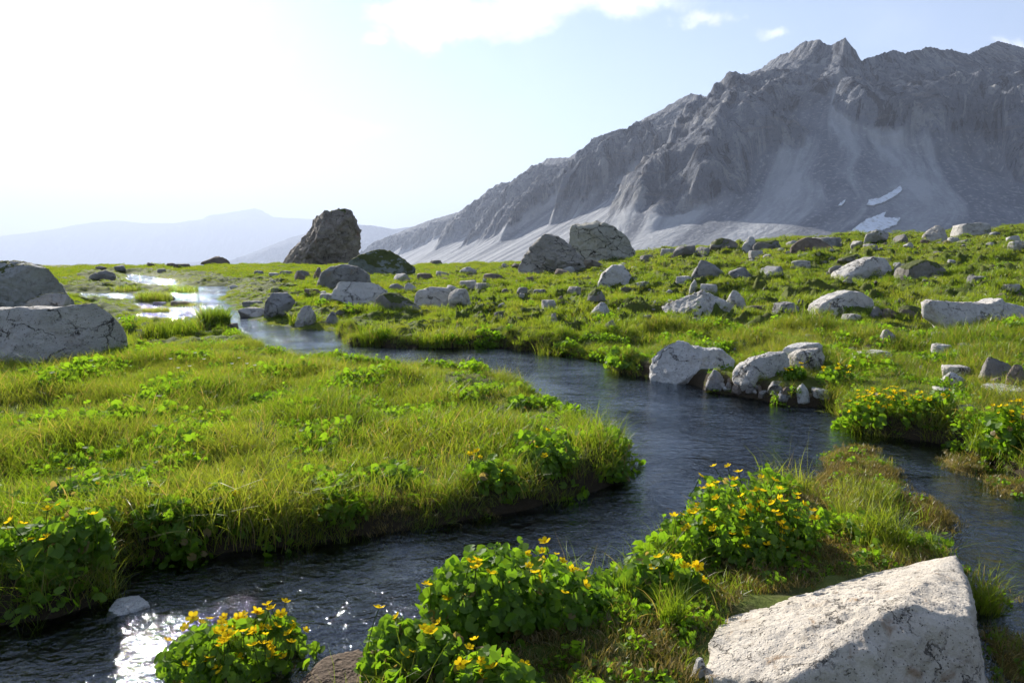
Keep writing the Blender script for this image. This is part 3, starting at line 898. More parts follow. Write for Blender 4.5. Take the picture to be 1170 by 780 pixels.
outline_rock([(376, 342), (377, 323), (392, 320), (412, 322), (432, 322), (442, 334), (436, 344), (422, 346), (410, 356), (402, 352), (398, 342)], M_PALE, 'pale boulder split by a vertical crack, in front of the domed blue-grey boulder', 'boulder', foot=(408, 350), seed=22, amt=0.08)
outline_rock([(430, 356), (425, 345), (440, 333), (455, 336), (480, 352), (486, 362), (440, 362)], M_GREYMOSS, 'dark turf-covered hump of rock right of the pale split boulder', 'rock', foot=(450, 357), seed=23)
outline_rock([(472, 346), (474, 333), (492, 328), (512, 329), (517, 334), (516, 354), (480, 353)], M_PALE, 'pale square-faced block with a dark streak, in the meadow centre', 'rock', foot=(500, 352), seed=24)
outline_rock([(512, 340), (515, 330), (532, 330), (541, 338), (536, 348), (516, 352)], M_PALE_SMALL, 'bluish-white block leaning against the pale square-faced block', 'rock', foot=(528, 348), seed=25)
outline_rock([(301, 364), (303, 346), (311, 333), (326, 333), (337, 344), (330, 356), (312, 367)], M_GREY, 'upright dark grey rock at the edge of the upper stream', 'rock', foot=(315, 364), seed=26, amt=0.06)
outline_rock([(336, 370), (341, 356), (349, 347), (358, 350), (361, 364), (356, 374), (342, 374)], M_PALE_SMALL, 'pale pointed rock set in a grassy hump at the stream edge', 'rock', foot=(350, 372), seed=27)
outline_rock([(-60, 340), (-60, 303), (-20, 300), (12, 299), (42, 303), (60, 307), (72, 308), (84, 318), (88, 336), (82, 347), (0, 350), (-60, 350)], M_PALEMOSS, 'pale rock with mossy ledges, behind the big white boulder', 'boulder', D=15.5, thick=0.5, seed=31, sub=6, amt=0.09, layers=0.06)
outline_rock([(-90, 430), (-90, 356), (-30, 352), (0, 353), (36, 351), (66, 352), (80, 349), (108, 347), (122, 362), (132, 381), (134, 402), (100, 420), (40, 432), (0, 436), (-50, 438)],
             M_PALE, 'big white boulder with dark cracks lying at the edge of the grass', 'boulder', D=8.6, thick=0.55, seed=33, sub=6, amt=0.05, pw=3.4, cuts=[(0.1, -1, 0.75, 0.80), (0.8, -0.7, 0.2, 0.85), (-.4, -1, -.1, .86), (.3, -1, -.5, .9)])
outline_rock([(28, 352), (36, 343), (48, 337), (64, 334), (74, 337), (76, 348), (60, 356)], M_PALEMOSS, 'small mossy rock between the big white boulder and the mossy-ledged rock', 'rock', D=10.6, seed=35)
# pale rocks on the far bank of the pool
outline_rock([(744, 430), (747, 410), (756, 398), (768, 391), (782, 390), (790, 395), (806, 398), (824, 399), (838, 412), (836, 426), (812, 438), (770, 438), (752, 436)],
             M_PALE, 'largest pale limestone rock at the pool edge, whiter than the stones beside it', 'rock', foot=(790, 436), seed=41, sub=6, amt=0.10)
outline_rock([(836, 430), (846, 418), (862, 409), (884, 403), (900, 402), (906, 410), (904, 428), (880, 440), (848, 438)], M_PALE, 'sloping pale rock right of the largest pool-edge rock', 'rock', foot=(872, 438), seed=42, amt=0.08)
outline_rock([(902, 424), (902, 407), (912, 400), (936, 398), (946, 408), (940, 420), (918, 430)], M_PALE, 'square pale rock with marigolds at its foot on the pool bank', 'rock', foot=(920, 427), seed=43, amt=0.07)
outline_rock([(884, 404), (892, 397), (918, 392), (938, 392), (945, 402), (920, 410), (895, 412)], M_PALE, 'flat white rock lying on top of the sloping and square pale rocks', 'rock', foot=(915, 418), seed=44, amt=0.07)
outline_rock([(955, 416), (962, 408), (980, 403), (1006, 400), (1020, 403), (1016, 411), (990, 417), (965, 421)], M_PALE, 'long white tilted slab in the grass above the marigolds', 'rock', foot=(985, 416), seed=45, amt=0.06)
# hillside
outline_rock([(1053, 362), (1056, 348), (1066, 343), (1085, 345), (1108, 346), (1128, 347), (1142, 341), (1146, 346), (1172, 352), (1185, 362), (1180, 374), (1150, 380), (1088, 380), (1070, 372)],
             M_PALE, 'long white flat-topped boulder in the grass on the right hillside', 'boulder', foot=(1110, 377), seed=51, sub=6, amt=0.07, pw=3.2, cuts=[(0, -1, .9, .78), (-.8, -.8, .1, .8), (.2, -1, -.3, .85)])
outline_rock([(918, 357), (932, 347), (950, 337), (966, 332), (985, 334), (1000, 344), (1003, 354), (990, 364), (940, 364)], M_PALE, 'tan wedge-shaped boulder on the hillside with a dark pit below it', 'boulder', foot=(960, 361), seed=52, sub=5, amt=0.08)
outline_rock([(944, 320), (958, 311), (975, 301), (992, 294), (1008, 295), (1020, 304), (1028, 319), (1020, 325), (975, 326)], M_PALE, 'white angular boulder with a ridged top high on the right hillside', 'boulder', foot=(990, 323), seed=53, amt=0.08,
             cuts=[(-.6, -.6, .7, .72), (.4, -1, .2, .72), (.9, -.4, .3, .82)])
outline_rock([(757, 352), (768, 345), (782, 337), (797, 331), (812, 336), (830, 346), (846, 354), (842, 364), (800, 366), (775, 358)], M_PALE, 'layered cream outcrop of tilted plates in the meadow', 'rock', foot=(800, 362), seed=54, sub=6, amt=0.12, layers=0.16)
outline_rock([(678, 326), (688, 313), (700, 303), (712, 303), (720, 314), (726, 327), (700, 330)], M_PALE, 'pale triangular boulder in the grass below the big cracked boulders', 'boulder', foot=(702, 326), seed=55, amt=0.09)
outline_rock([(1022, 318), (1030, 306), (1050, 297), (1072, 300), (1086, 310), (1080, 320), (1040, 322)], M_GREYMOSS, 'dark hump of rock shaggy with turf on the right hillside', 'rock', foot=(1055, 318), seed=56)
outline_rock([(902, 288), (908, 277), (922, 271), (936, 273), (950, 283), (944, 290), (915, 291)], M_BROWN, 'rounded brown rock sitting on the crest of the hillside', 'rock', foot=(925, 287), seed=57)

G = 'grey_ledges'
GEN = [
    (858, 287, 20, 15, 'peak', M_PALE_SMALL, 'small white pointed rock on the crest beside a mossy hump'),
    (880, 287, 32, 12, 'round', M_GREYMOSS, 'mossy rounded rock right of the white pointed crest rock'),
    (829, 285, 34, 13, 'round', M_GREYMOSS, 'mossy rounded rock left of the white pointed crest rock'),
    (951, 282, 36, 10, 'slab', M_GREY, 'low grey slab on the crest behind the rounded brown rock'),
    (1008, 277, 34, 15, 'block', M_PALEMOSS, 'blocky rock pile top just below the lower snow patch'),
    (1032, 278, 26, 10, 'block', M_GREY, 'grey block right of the pile below the snow'),
    (981, 284, 18, 9, 'block', M_PALE_SMALL, 'small white block on the crest under the lower snow patch'),
    (1000, 285, 20, 8, 'block', M_PALE_SMALL, 'white block directly below the rock pile under the snow'),
    (1073, 276, 32, 14, 'peak', M_PALE_SMALL, 'white spiky rock on the skyline crest'),
    (1117, 269, 40, 11, 'slab', M_PALE_SMALL, 'flat white rock topped with a rusty patch on the skyline'),
    (1164, 277, 24, 10, 'block', M_PALE_SMALL, 'white block casting a dark shadow near the crest edge of the picture'),
    (1168, 288, 22, 7, 'slab', M_PALE_SMALL, 'white flat stone under the block at the crest edge'),
    (783, 294, 28, 9, 'slab', M_GREY, 'grey slab on the crest right of the pale blocky boulder'),
    (807, 292, 36, 13, 'block', M_GREY, 'stepped grey ledge on the crest left of the mossy rock'),
    (765, 291, 18, 6, 'slab', M_PALE_SMALL, 'thin pale stone at the left end of the crest ledge'),
    (812, 318, 46, 15, 'peak', M_GREY, 'left blue-grey part of the long rock ledge across the slope'),
    (850, 319, 40, 14, 'block', M_GREY, 'middle part of the long rock ledge across the slope'),
    (886, 316, 42, 15, 'block', M_GREY, 'right part of the long rock ledge across the slope'),
    (866, 293, 20, 6, 'slab', M_PALE_SMALL, 'pale flat stone below the white pointed crest rock'),
    (879, 294, 12, 6, 'block', M_PALE_SMALL, 'little pale stone beside the flat stone under the crest'),
    (918, 307, 26, 7, 'slab', M_PALE_SMALL, 'thin white slab left of the ridged white boulder'),
    (958, 312, 24, 12, 'block', M_GREY, 'grey block at the left foot of the ridged white boulder'),
    (975, 302, 28, 10, 'block', M_GREYMOSS, 'grey rock behind the ridged white boulder'),
    (1030, 312, 18, 12, 'block', M_GREY, 'grey block between the ridged white boulder and the turfy hump'),
    (1045, 364, 30, 14, 'round', M_GREYMOSS, 'brown-grey rock left of the long flat-topped boulder'),
    (1017, 365, 22, 12, 'round', M_BROWN, 'dark brown rock right of the tan wedge boulder'),
    (976, 366, 22, 5, 'slab', M_PALE_SMALL, 'flat bluish-white stone at the foot of the tan wedge boulder'),
    (903, 356, 32, 9, 'slab', M_GREY, 'low grey slab left of the tan wedge boulder'),
    (868, 358, 26, 7, 'slab', M_BROWN, 'low brown slab right of the layered outcrop'),
    (842, 351, 26, 15, 'peak', M_PALE_SMALL, 'greyish jagged stone right of the layered cream outcrop'),
    (793, 336, 13, 14, 'peak', M_PALE_SMALL, 'upright tan stone standing on the layered outcrop'),
    (811, 337, 22, 8, 'slab', M_PALE_SMALL, 'bluish-white slab behind the layered cream outcrop'),
    (783, 323, 22, 6, 'slab', M_PALE_SMALL, 'thin cream slab in the grass above the layered outcrop'),
    (735, 333, 24, 10, 'block', M_GREY, 'grey blocky stone right of the pale triangular boulder'),
    (718, 333, 16, 7, 'block', M_GREY, 'small grey stone at the right foot of the pale triangular boulder'),
    (682, 344, 26, 10, 'peak', M_GREYMOSS, 'dark stone with mossy top below the pale triangular boulder'),
    (656, 337, 18, 6, 'slab', M_PALE_SMALL, 'small white stone left of the dark mossy-topped stone'),
    (687, 361, 26, 10, 'peak', M_PALE_SMALL, 'small pale stone with a shadowed right side in mid meadow'),
    (697, 379, 20, 8, 'peak', M_GREY, 'small dark grey stone near the pool bank meadow'),
    (627, 352, 20, 7, 'slab', M_PALE_SMALL, 'white oval stone in the grass left of mid meadow'),
    (641, 350, 12, 8, 'peak', M_BROWN, 'dark brown stone touching the white oval stone'),
    (632, 368, 12, 10, 'peak', M_PALE_SMALL, 'little pale upright stone poking out of the bank grass'),
    (573, 352, 12, 7, 'block', M_PALE_SMALL, 'small pale round stone above the grassy pool bank'),
    (535, 314, 20, 9, 'round', M_PALE_SMALL, 'bluish domed stone on the centre skyline'),
    (498, 303, 18, 5, 'slab', M_GREY, 'dark flat rock on the centre skyline below the mountain foot'),
    (562, 320, 26, 6, 'slab', M_BROWN, 'dark tilted slab behind the bluish pale stones'),
    (556, 325, 14, 7, 'block', M_GREY, 'grey stone under the dark tilted slab'),
    (518, 334, 28, 9, 'block', M_PALE_SMALL, 'bluish-white stone behind the square-faced block'),
    (535, 328, 22, 6, 'slab', M_PALE_SMALL, 'flat pale stone between the domed stone and the square block'),
    (552, 331, 18, 6, 'slab', M_PALE_SMALL, 'small flat pale stone right of the group round the square block'),
    (537, 345, 12, 7, 'block', M_BROWN, 'little dark stone right of the square-faced block'),
    (606, 325, 14, 7, 'block', M_BROWN, 'small dark stone left below the cone-shaped boulder'),
    (590, 306, 12, 6, 'block', M_BROWN, 'small dark stone touching the left foot of the cone-shaped boulder'),
    (576, 307, 14, 6, 'block', M_GREY, 'dark little stone on the skyline left of the cone-shaped boulder'),
    (597, 336, 14, 5, 'slab', M_GREY, 'thin grey stone in the grass below the cone-shaped boulder'),
    (617, 337, 20, 6, 'block', M_GREY, 'grey stone right of the thin grey one below the cone-shaped boulder'),
    (458, 322, 26, 8, 'block', M_PALE_SMALL, 'pale stone right of the green mossy boulder'),
    (452, 332, 24, 9, 'block', M_GREY, 'grey stone between the split boulder and the square block'),
    (468, 335, 20, 9, 'peak', M_PALE_SMALL, 'tan striped stone left of the square-faced block'),
    (484, 319, 20, 6, 'slab', M_BROWN, 'brown flat stone right of the green mossy boulder foot'),
    (505, 316, 16, 5, 'slab', M_PALE_SMALL, 'pale flat stone left of the bluish domed stone'),
    (425, 352, 10, 5, 'block', M_PALE_SMALL, 'tiny pale stone under the turf-covered hump'),
    (372, 345, 20, 8, 'slab', M_PALE_SMALL, 'bluish-white stone left of the pale split boulder'),
    (344, 318, 20, 9, 'block', M_GREY, 'grey stone in the grass below the towering boulder'),
    (341, 321, 16, 7, 'peak', M_BROWN, 'brown low stone in front of the grey one below the tower'),
    (362, 320, 14, 12, 'peak', M_BROWN, 'dark upright stone at the left of the domed blue-grey boulder'),
    (325, 315, 16, 5, 'slab', M_GREY, 'flat grey stone left of the stones under the towering boulder'),
    (311, 316, 14, 4, 'slab', M_PALE_SMALL, 'thin pale flat stone in the left meadow below the tower'),
    (355, 335, 20, 4, 'slab', M_BROWN, 'low dark slab in the grass above the upright grey rock'),
    (378, 371, 16, 10, 'peak', M_GREY, 'small grey stone at the water edge right of the pointed rock'),
    (387, 361, 14, 6, 'block', M_GREYMOSS, 'small mossy stone on the bank right of the pointed rock'),
    (285, 350, 28, 5, 'slab', M_GREY, 'thin slab lying on top of the wet block by the upper stream'),
    (283, 364, 38, 15, 'block', M_PALE_SMALL, 'pale wet block at the upper stream under a thin slab'),
    (232, 375, 18, 5, 'slab', M_PALE_SMALL, 'white flat stone on the near side of the upper stream'),
    (260, 376, 20, 5, 'slab', M_BROWN, 'dark wet stone at the foot of the round tussock'),
    (246, 340, 16, 6, 'peak', M_BROWN, 'brown stone between two upper channels of the stream'),
    (202, 350, 24, 5, 'slab', M_BROWN, 'dark flat stone lying mid-stream in the upper water'),
    (190, 345, 16, 8, 'round', M_BROWN, 'dark brown stone at the end of the grassy island upstream'),
    (163, 322, 14, 3, 'slab', M_GREY, 'tiny stone in the farthest white stretch of the stream'),
    (226, 348, 22, 3, 'slab', M_GREY, 'long thin grey stone across the bright upper water'),
    (212, 345, 26, 5, 'slab', M_GREY, 'grey slab splitting the bright upper water behind the thin grassy bar'),
    (248, 354, 18, 5, 'block', M_BROWN, 'wet brown stone in the upper water left of the pale wet block'),
    (180, 350, 18, 4, 'slab', M_GREY, 'small wet slab at the left end of the upper water'),
    (113, 320, 28, 11, 'round', M_GREY, 'blue-grey rounded rock alone in the left meadow'),
    (243, 301, 36, 9, 'round', M_BROWN, 'dark domed rock on the left skyline below the pale mountains'),
    (171, 304, 13, 4, 'block', M_BROWN, 'small dark rock on the left skyline, farthest from the dome'),
    (194, 304, 12, 4, 'round', M_BROWN, 'small grey rock on the skyline left of the dark dome'),
    (206, 306, 20, 4, 'slab', M_BROWN, 'flat dark rock on the skyline just left of the dark dome'),
    (135, 309, 14, 6, 'round', M_GREY, 'dark round stone at the skyline above the white stream bend'),
    (113, 308, 12, 4, 'round', M_BROWN, 'dark flat stone at the skyline above the lone blue-grey rock'),
    (183, 312, 12, 4, 'slab', M_GREY, 'small grey stone in the grass right of the stream bend'),
    (294, 314, 12, 4, 'slab', M_GREY, 'small grey stone in the meadow left of the towering boulder'),
    (265, 330, 14, 5, 'block', M_PALE_SMALL, 'bluish small stone right of the farthest stream channel'),
    (1017, 393, 22, 14, 'peak', M_PALE_SMALL, 'grey pointed stone above the long white tilted slab'),
    (1080, 388, 28, 7, 'slab', M_PALE_SMALL, 'flat white stone in front of the long flat-topped boulder'),
    (1063, 395, 14, 6, 'block', M_PALE_SMALL, 'small white stone left of two flat stones on the slope'),
    (1080, 404, 24, 9, 'slab', M_PALE_SMALL, 'white stone with a dark notch on the right slope'),
    (1106, 398, 18, 5, 'slab', M_PALE_SMALL, 'small cream flat stone right of the notched stone'),
    (1143, 395, 22, 8, 'block', M_PALE_SMALL, 'pale low stone in the grass below the flat-topped boulder end'),
    (976, 404, 14, 9, 'block', M_BROWN, 'small brown stone behind the long white tilted slab'),
    (996, 400, 18, 7, 'block', M_BROWN, 'reddish-brown stone behind the long white tilted slab'),
    (1058, 426, 14, 8, 'block', M_PALE_SMALL, 'small rounded pale stone left of the stacked white slabs'),
    (1098, 434, 34, 13, 'slab', M_PALE, 'top slab of the stacked white rocks on the right bank'),
    (1096, 445, 44, 14, 'peak', M_PALE, 'middle wedge of the stacked white rocks on the right bank'),
    (1088, 452, 34, 7, 'slab', M_PALE, 'lowest slab of the stacked white rocks on the right bank'),
    (1110, 473, 24, 10, 'round', M_GREY, 'grey rounded stone in the grass below the stacked white rocks'),
    (1147, 438, 46, 26, 'peak', M_GREY, 'large brown-grey leaning rock right of the stacked white rocks'),
    (1166, 445, 26, 26, 'peak', M_BROWN, 'brown leaning rock beside the large grey leaning one'),
    (1142, 440, 14, 9, 'block', M_BROWN, 'reddish little stone in front of the leaning rocks'),
    (1168, 457, 60, 12, 'slab', M_PALE, 'white flat rock under the leaning rocks at the right'),
    (822, 445, 30, 16, 'peak', M_GREY, 'first and biggest of the brown-grey stones along the waterline'),
    (845, 449, 17, 12, 'peak', M_BROWN, 'pointed brown stone, second from the big pool-edge rock'),
    (861, 449, 17, 11, 'peak', M_GREY, 'grey wedge stone, third from the big pool-edge rock'),
    (874, 457, 18, 11, 'block', M_GREY, 'dark stone nearest the water below the sloping pale rock'),
    (890, 452, 36, 13, 'block', M_GREY, 'broad rough stone under the sloping pale rock'),
    (899, 461, 18, 10, 'round', M_GREY, 'small knobbly stone in front of the broad rough stone'),
    (919, 463, 28, 15, 'peak', M_PALE_SMALL, 'pale pointed stone at the waterline below the square rock'),
    (941, 458, 28, 10, 'slab', M_PALE_SMALL, 'pale flat stone in the sedge left of the marigold bush'),
    (745, 440, 16, 5, 'block', M_BROWN, 'small dark wet stone left of the largest pool-edge rock'),
    (920, 382, 22, 9, 'block', M_GREYMOSS, 'grey stone in a dark hollow below the tan wedge boulder'),
    (928, 389, 16, 5, 'slab', M_PALE_SMALL, 'bluish flat stone just below the stone in the dark hollow'),
    (1040, 283, 16, 6, 'block', M_PALE_SMALL, 'pale stone between the snow-side pile and the white spiky skyline rock'),
    (1092, 277, 14, 5, 'slab', M_PALE_SMALL, 'thin pale stone right of the white spiky skyline rock'),
    (1140, 271, 16, 5, 'block', M_GREY, 'grey stone right of the rusty-topped flat skyline rock'),
    (1150, 345, 18, 8, 'block', M_BROWN, 'brown stone behind the long flat-topped boulder'),
    (1168, 340, 16, 9, 'block', M_GREY, 'mossy grey stone behind the right end of the flat-topped boulder'),
    (1120, 322, 22, 6, 'slab', M_GREY, 'low grey slab in the turf above the flat-topped boulder'),
    (1158, 333, 20, 6, 'slab', M_PALE_SMALL, 'low white slab near the picture edge above the flat-topped boulder'),
    (740, 300, 18, 6, 'slab', M_GREY, 'grey slab at the right foot of the pale blocky boulder'),
    (675, 306, 30, 9, 'block', M_GREY, 'grey rock lying between the two big cracked boulders'),
    (915, 348, 10, 6, 'block', M_GREY, 'small grey stone left above the tan wedge boulder'),
    (1015, 302, 16, 5, 'slab', M_GREY, 'thin grey stone between the white boulder and the crest'),
]
for g_ in GEN:
    cx, base, w, h, st, mt, lab = g_
    put_rock(cx, base, w, h, st, mt, lab, kind='slab' if 'slab' in lab.split()[:4] else ('stone' if w < 22 else 'rock'), amt=0.14, depth=0.9, layers=0.05 if w > 25 else 0)


for i in range(16):                                     # cobbles packed between the waterline stones
    r_c = random.Random(300 + i)
    cx = r_c.uniform(806, 952); by = float(np.interp(cx, [800, 850, 900, 955], [443, 451, 460, 464])) + r_c.uniform(-7, 2)
    put_rock(cx, by, r_c.uniform(8, 17), r_c.uniform(5, 9), r_c.choice(['block', 'peak', 'slab']), r_c.choice([M_GREY, M_BROWN, M_PALE_SMALL]),
             'little cobble wedged among the waterline stones below the sloping pale rock', kind='stone', group='cobbles along the pool bank', seed=700 + i, amt=0.14)


# foreground limestone block
def fg():
    pts = [at_depth(836, 703, 2.40), at_depth(885, 696, 2.55), at_depth(1000, 653, 2.68), at_depth(1092, 633, 2.68), at_depth(1106, 662, 2.40), at_depth(812, 727, 2.18),
           at_depth(958, 724, 1.98), at_depth(1025, 690, 2.02), at_depth(1112, 704, 1.98), at_depth(900, 780, 1.84), at_depth(806, 772, 1.98)]
    low = [at_depth(800, 810, 2.0), at_depth(835, 760, 2.5), at_depth(1100, 700, 2.9), at_depth(1140, 760, 2.2), at_depth(1150, 860, 1.78), at_depth(830, 850, 1.78), at_depth(960, 860, 1.76)]
    for p in low: p[2] = -0.12
    P = np.array(pts + low)
    c, me = hull_rock_mesh('boulder', P, 7, 0.06, 77, k=200, layers=0.02)
    o = new_obj('boulder', me, M_SLAB); o.location = c
    tag(o, 'big white limestone block in the near corner of the bank', 'boulder')
    q = put_rock(800, 775, 22, 20, 'peak', M_PALE_SMALL, 'small white rock against the left foot of the near limestone block', kind='stone', sub=5)
    put_rock(404, 782, 40, 26, 'block', M_PALE_SMALL, 'small white stone under the leaves at the bottom edge of the bank', kind='stone', sub=5)
    o = put_rock(385, 800, 120, 16, 'slab', M_WET, 'flat brown boulder half under water at the bottom bank', kind='rock', sub=6, D=2.15, sink=0.5)
    put_rock(138, 706, 60, 5, 'slab', M_PALE_SMALL, 'pale stone just breaking the water among the sun glints', kind='stone', D=2.75, sink=2.5)


fg()

# small loose stones on the slopes: nothing tells them apart
small_variants = []
for i in range(9):
    c, me = random_rock('stone', 1.0, 0.8, 0.5, 900 + i, 3, ('block', 'peak', 'slab')[i % 3], 0.16)
    small_variants.append(me)
vm = [(M_PALE_SMALL, 'pale'), (M_GREY, 'grey'), (M_BROWN, 'brown')]
vmesh = {}
for k, (m_, nm) in enumerate(vm):
    for i, me in enumerate(small_variants):
        q = me.copy(); q.materials.clear(); q.materials.append(m_); vmesh[(k, i)] = q
LANDMARKS = [(365, 285, 'the towering dark boulder'), (630, 300, 'the cone-shaped cracked boulder'), (702, 315, 'the pale triangular boulder'), (800, 350, 'the layered cream outcrop'),
             (960, 350, 'the tan wedge boulder'), (990, 308, 'the ridged white boulder'), (1110, 360, 'the long flat-topped boulder'), (1055, 310, 'the turfy dark hump'),
             (925, 280, 'the rounded brown crest rock'), (500, 345, 'the square-faced block'), (405, 335, 'the split pale boulder'), (790, 412, 'the largest pool-edge rock'),
             (985, 410, 'the long white tilted slab'), (1095, 440, 'the stacked white slabs'), (113, 318, 'the lone blue-grey rock'), (215, 345, 'the bright upstream channels'),
             (315, 350, 'the upright dark grey rock'), (850, 315, 'the long rock ledge'), (1073, 272, 'the white spiky skyline rock'), (435, 300, 'the green mossy boulder'), (560, 345, 'the grassy pool bank')]
cnt = 0
r_ = random.Random(5)
while cnt < 295:
    px = r_.uniform(560, 1185) if r_.random() < 0.8 else r_.uniform(90, 560)
    cl = r_.random() < 0.55
    if cl:
        q_ = r_.choice(LANDMARKS); px = q_[0] + r_.gauss(0, 26)
    lo = np.interp(px, [90, 420, 600, 760, 900, 1180], [308, 308, 312, 292, 282, 276]); hi = np.interp(px, [90, 300, 420, 650, 720, 1000, 1180], [330, 345, 350, 380, 385, 395, 425])
    py = lo + (hi - lo) * r_.random() ** 1.3
    if cl: py = min(max(q_[1] + 6 + r_.gauss(0, 7), lo), hi + 10)
    p = hit(px, py)
    if p[1] > 58 or float(land_sd(p[0], p[1])) < 0.3: continue
    k = r_.choices([0, 1, 2], [5, 3, 2])[0]
    o = bpy.data.objects.new('stone', vmesh[(k, r_.randrange(9))]); col.objects.link(o)
    s = r_.uniform(4, 14) / 780 * p[1] * (0.75 if r_.random() < 0.75 else 1.5)
    o.scale = (s, s * r_.uniform(.7, 1.1), s * r_.uniform(.6, 1.2)); o.rotation_euler = (r_.uniform(-.3, .3), r_.uniform(-.3, .3), r_.uniform(0, 6.28))
    o.location = (p[0], p[1], p[2] - s * r_.uniform(0.02, 0.18))
    nm = vm[k][1]
    lm = min(LANDMARKS, key=lambda q: (q[0] - px) ** 2 + (2 * (q[1] - py)) ** 2)[2]
    tag(o, f'{"tiny" if s < 0.2 else "small"} loose {nm} stone in the grass nearest to {lm}', 'stone', f'small loose {nm} stones in the meadow')
    cnt += 1

# ------------------------------------------------------------------ grass
def blades(n, rad, hmin, hmax, width, lean, rg, seg=3, brown=0.04):
    """a tuft of n curved tapering blades"""
    V, F3, F4, T = [], [], [], []
    for b in range(n):
        a = rg.uniform(0, 2 * np.pi); q = rad * math.sqrt(rg.uniform(0, 1))
        x, y = q * math.cos(a), q * math.sin(a)
        hh = rg.uniform(hmin, hmax); la = rg.uniform(0, 2 * np.pi); le = rg.uniform(0.1, lean) * hh
        w = width * rg.uniform(0.6, 1.3); fa = rg.uniform(0, np.pi); wx, wy = math.cos(fa) * w / 2, math.sin(fa) * w / 2
        o0 = len(V); t_ = 1.0 if rg.uniform() < brown else rg.uniform(0, 0.9)
        for s in range(seg):
            f = s / seg; bx = x + math.cos(la) * le * f * f; by = y + math.sin(la) * le * f * f
            bz = hh * (f - 0.15 * le / hh * f * f); k = 1 - 0.75 * f ** 1.5
            V.append((bx - wx * k, by - wy * k, bz)); V.append((bx + wx * k, by + wy * k, bz)); T += [t_, t_]
        V.append((x + math.cos(la) * le, y + math.sin(la) * le, hh * (1 - 0.2 * le / hh))); T.append(t_)
        for s in range(seg - 1):
            F4.append((o0 + 2 * s, o0 + 2 * s + 1, o0 + 2 * s + 3, o0 + 2 * s + 2))
        F3.append((o0 + 2 * seg - 2, o0 + 2 * seg - 1, o0 + 2 * seg))
    return np.array(V), np.array(F4), np.array(F3), np.array(T)


def leaf_geo(rg, n_out=9, cup=0.25):
    """one round, slightly cupped kidney leaf in the xy plane, radius 1"""
    pts = [(0, 0, 0)]
    for i in range(n_out):
        a = -np.pi * 0.90 + 2 * np.pi * 0.90 * i / (n_out - 1)
        rr = 1.0 + 0.06 * math.cos(5 * a)
        pts.append((rr * math.cos(a) * 0.95 + 0.12, rr * math.sin(a), cup * (0.5 + 0.35 * math.cos(2 * a))))
    F = [(0, i, i + 1) for i in range(1, n_out)]
    return np.array(pts), np.array(F)


def rot_to(nrm, spin):
    z = nrm / np.linalg.norm(nrm); x = np.cross(z, [0.3, 0.9, 0.1]); x /= np.linalg.norm(x); y = np.cross(z, x)
    c, s = math.cos(spin), math.sin(spin)
    return np.stack([x * c + y * s, -x * s + y * c, z], 1)


def leaf_cloud(n, rx, ry, rz, size, rg, shell=0.55, droop=1.0, leaf_n=9, lobes=4):
    V, F, T = [], [], []
    L, LF = leaf_geo(rg, leaf_n)
    lob = [(0.0, 0.0, 0.60, 1.0)] + [(0.52 * math.cos(6.28 * i / (lobes - 1) + rg.uniform(-.4, .4)), 0.52 * math.sin(6.28 * i / (lobes - 1) + rg.uniform(-.4, .4)), rg.uniform(0.30, 0.52), rg.uniform(.42, 1.05)) for i in range(lobes - 1)]
    off = 0
    for i in range(n):
        lx, ly, lr, lh = lob[rg.integers(lobes)]
        a = rg.uniform(0, 2 * np.pi); el = math.asin(rg.uniform(-0.1, 1)) if rg.uniform() < .9 else 0.2
        d = np.array([math.cos(a) * math.cos(el), math.sin(a) * math.cos(el), math.sin(el)])
        q = (shell + (1 - shell) * rg.uniform() ** 0.5) * (1 + 0.16 * max(0, rg.normal() - 0.8))
        p = np.array([lx + d[0] * q * lr * 1.1, ly + d[1] * q * lr * 1.1, max(0.03, lh * (0.25 + 0.75 * d[2] * q) if d[2] > 0 else lh * 0.22 * rg.uniform(0.2, 1))])
        nrm = d * droop * 0.6 + np.array([0.22, -0.42, 0.42]) + rg.normal(size=3) * 0.5
        M = rot_to(nrm, rg.uniform(0, 6.28))
        s = size * rg.uniform(0.55, 1.25)
        Q = (L * np.array([s, s * rg.uniform(.8, 1), s])) @ M.T + p * np.array([rx, ry, rz])
        V.append(Q); F.append(LF + off); off += len(Q); T.append(np.full(len(Q), rg.uniform(0, 0.85) if rg.uniform() > 0.02 else 1.0))
    return np.concatenate(V), np.concatenate(F), np.concatenate(T), lob


rg0 = np.random.default_rng(21)


FG_FOOT = np.array([at_depth(*q)[:2] for q in [(806, 700, 2.1), (850, 700, 2.55), (1098, 700, 2.9), (1125, 700, 2.2), (1130, 700, 1.5), (830, 700, 1.5)]])


def fg_rock(x, y): return sdf_poly(np.asarray(x), np.asarray(y), FG_FOOT) < 0.03


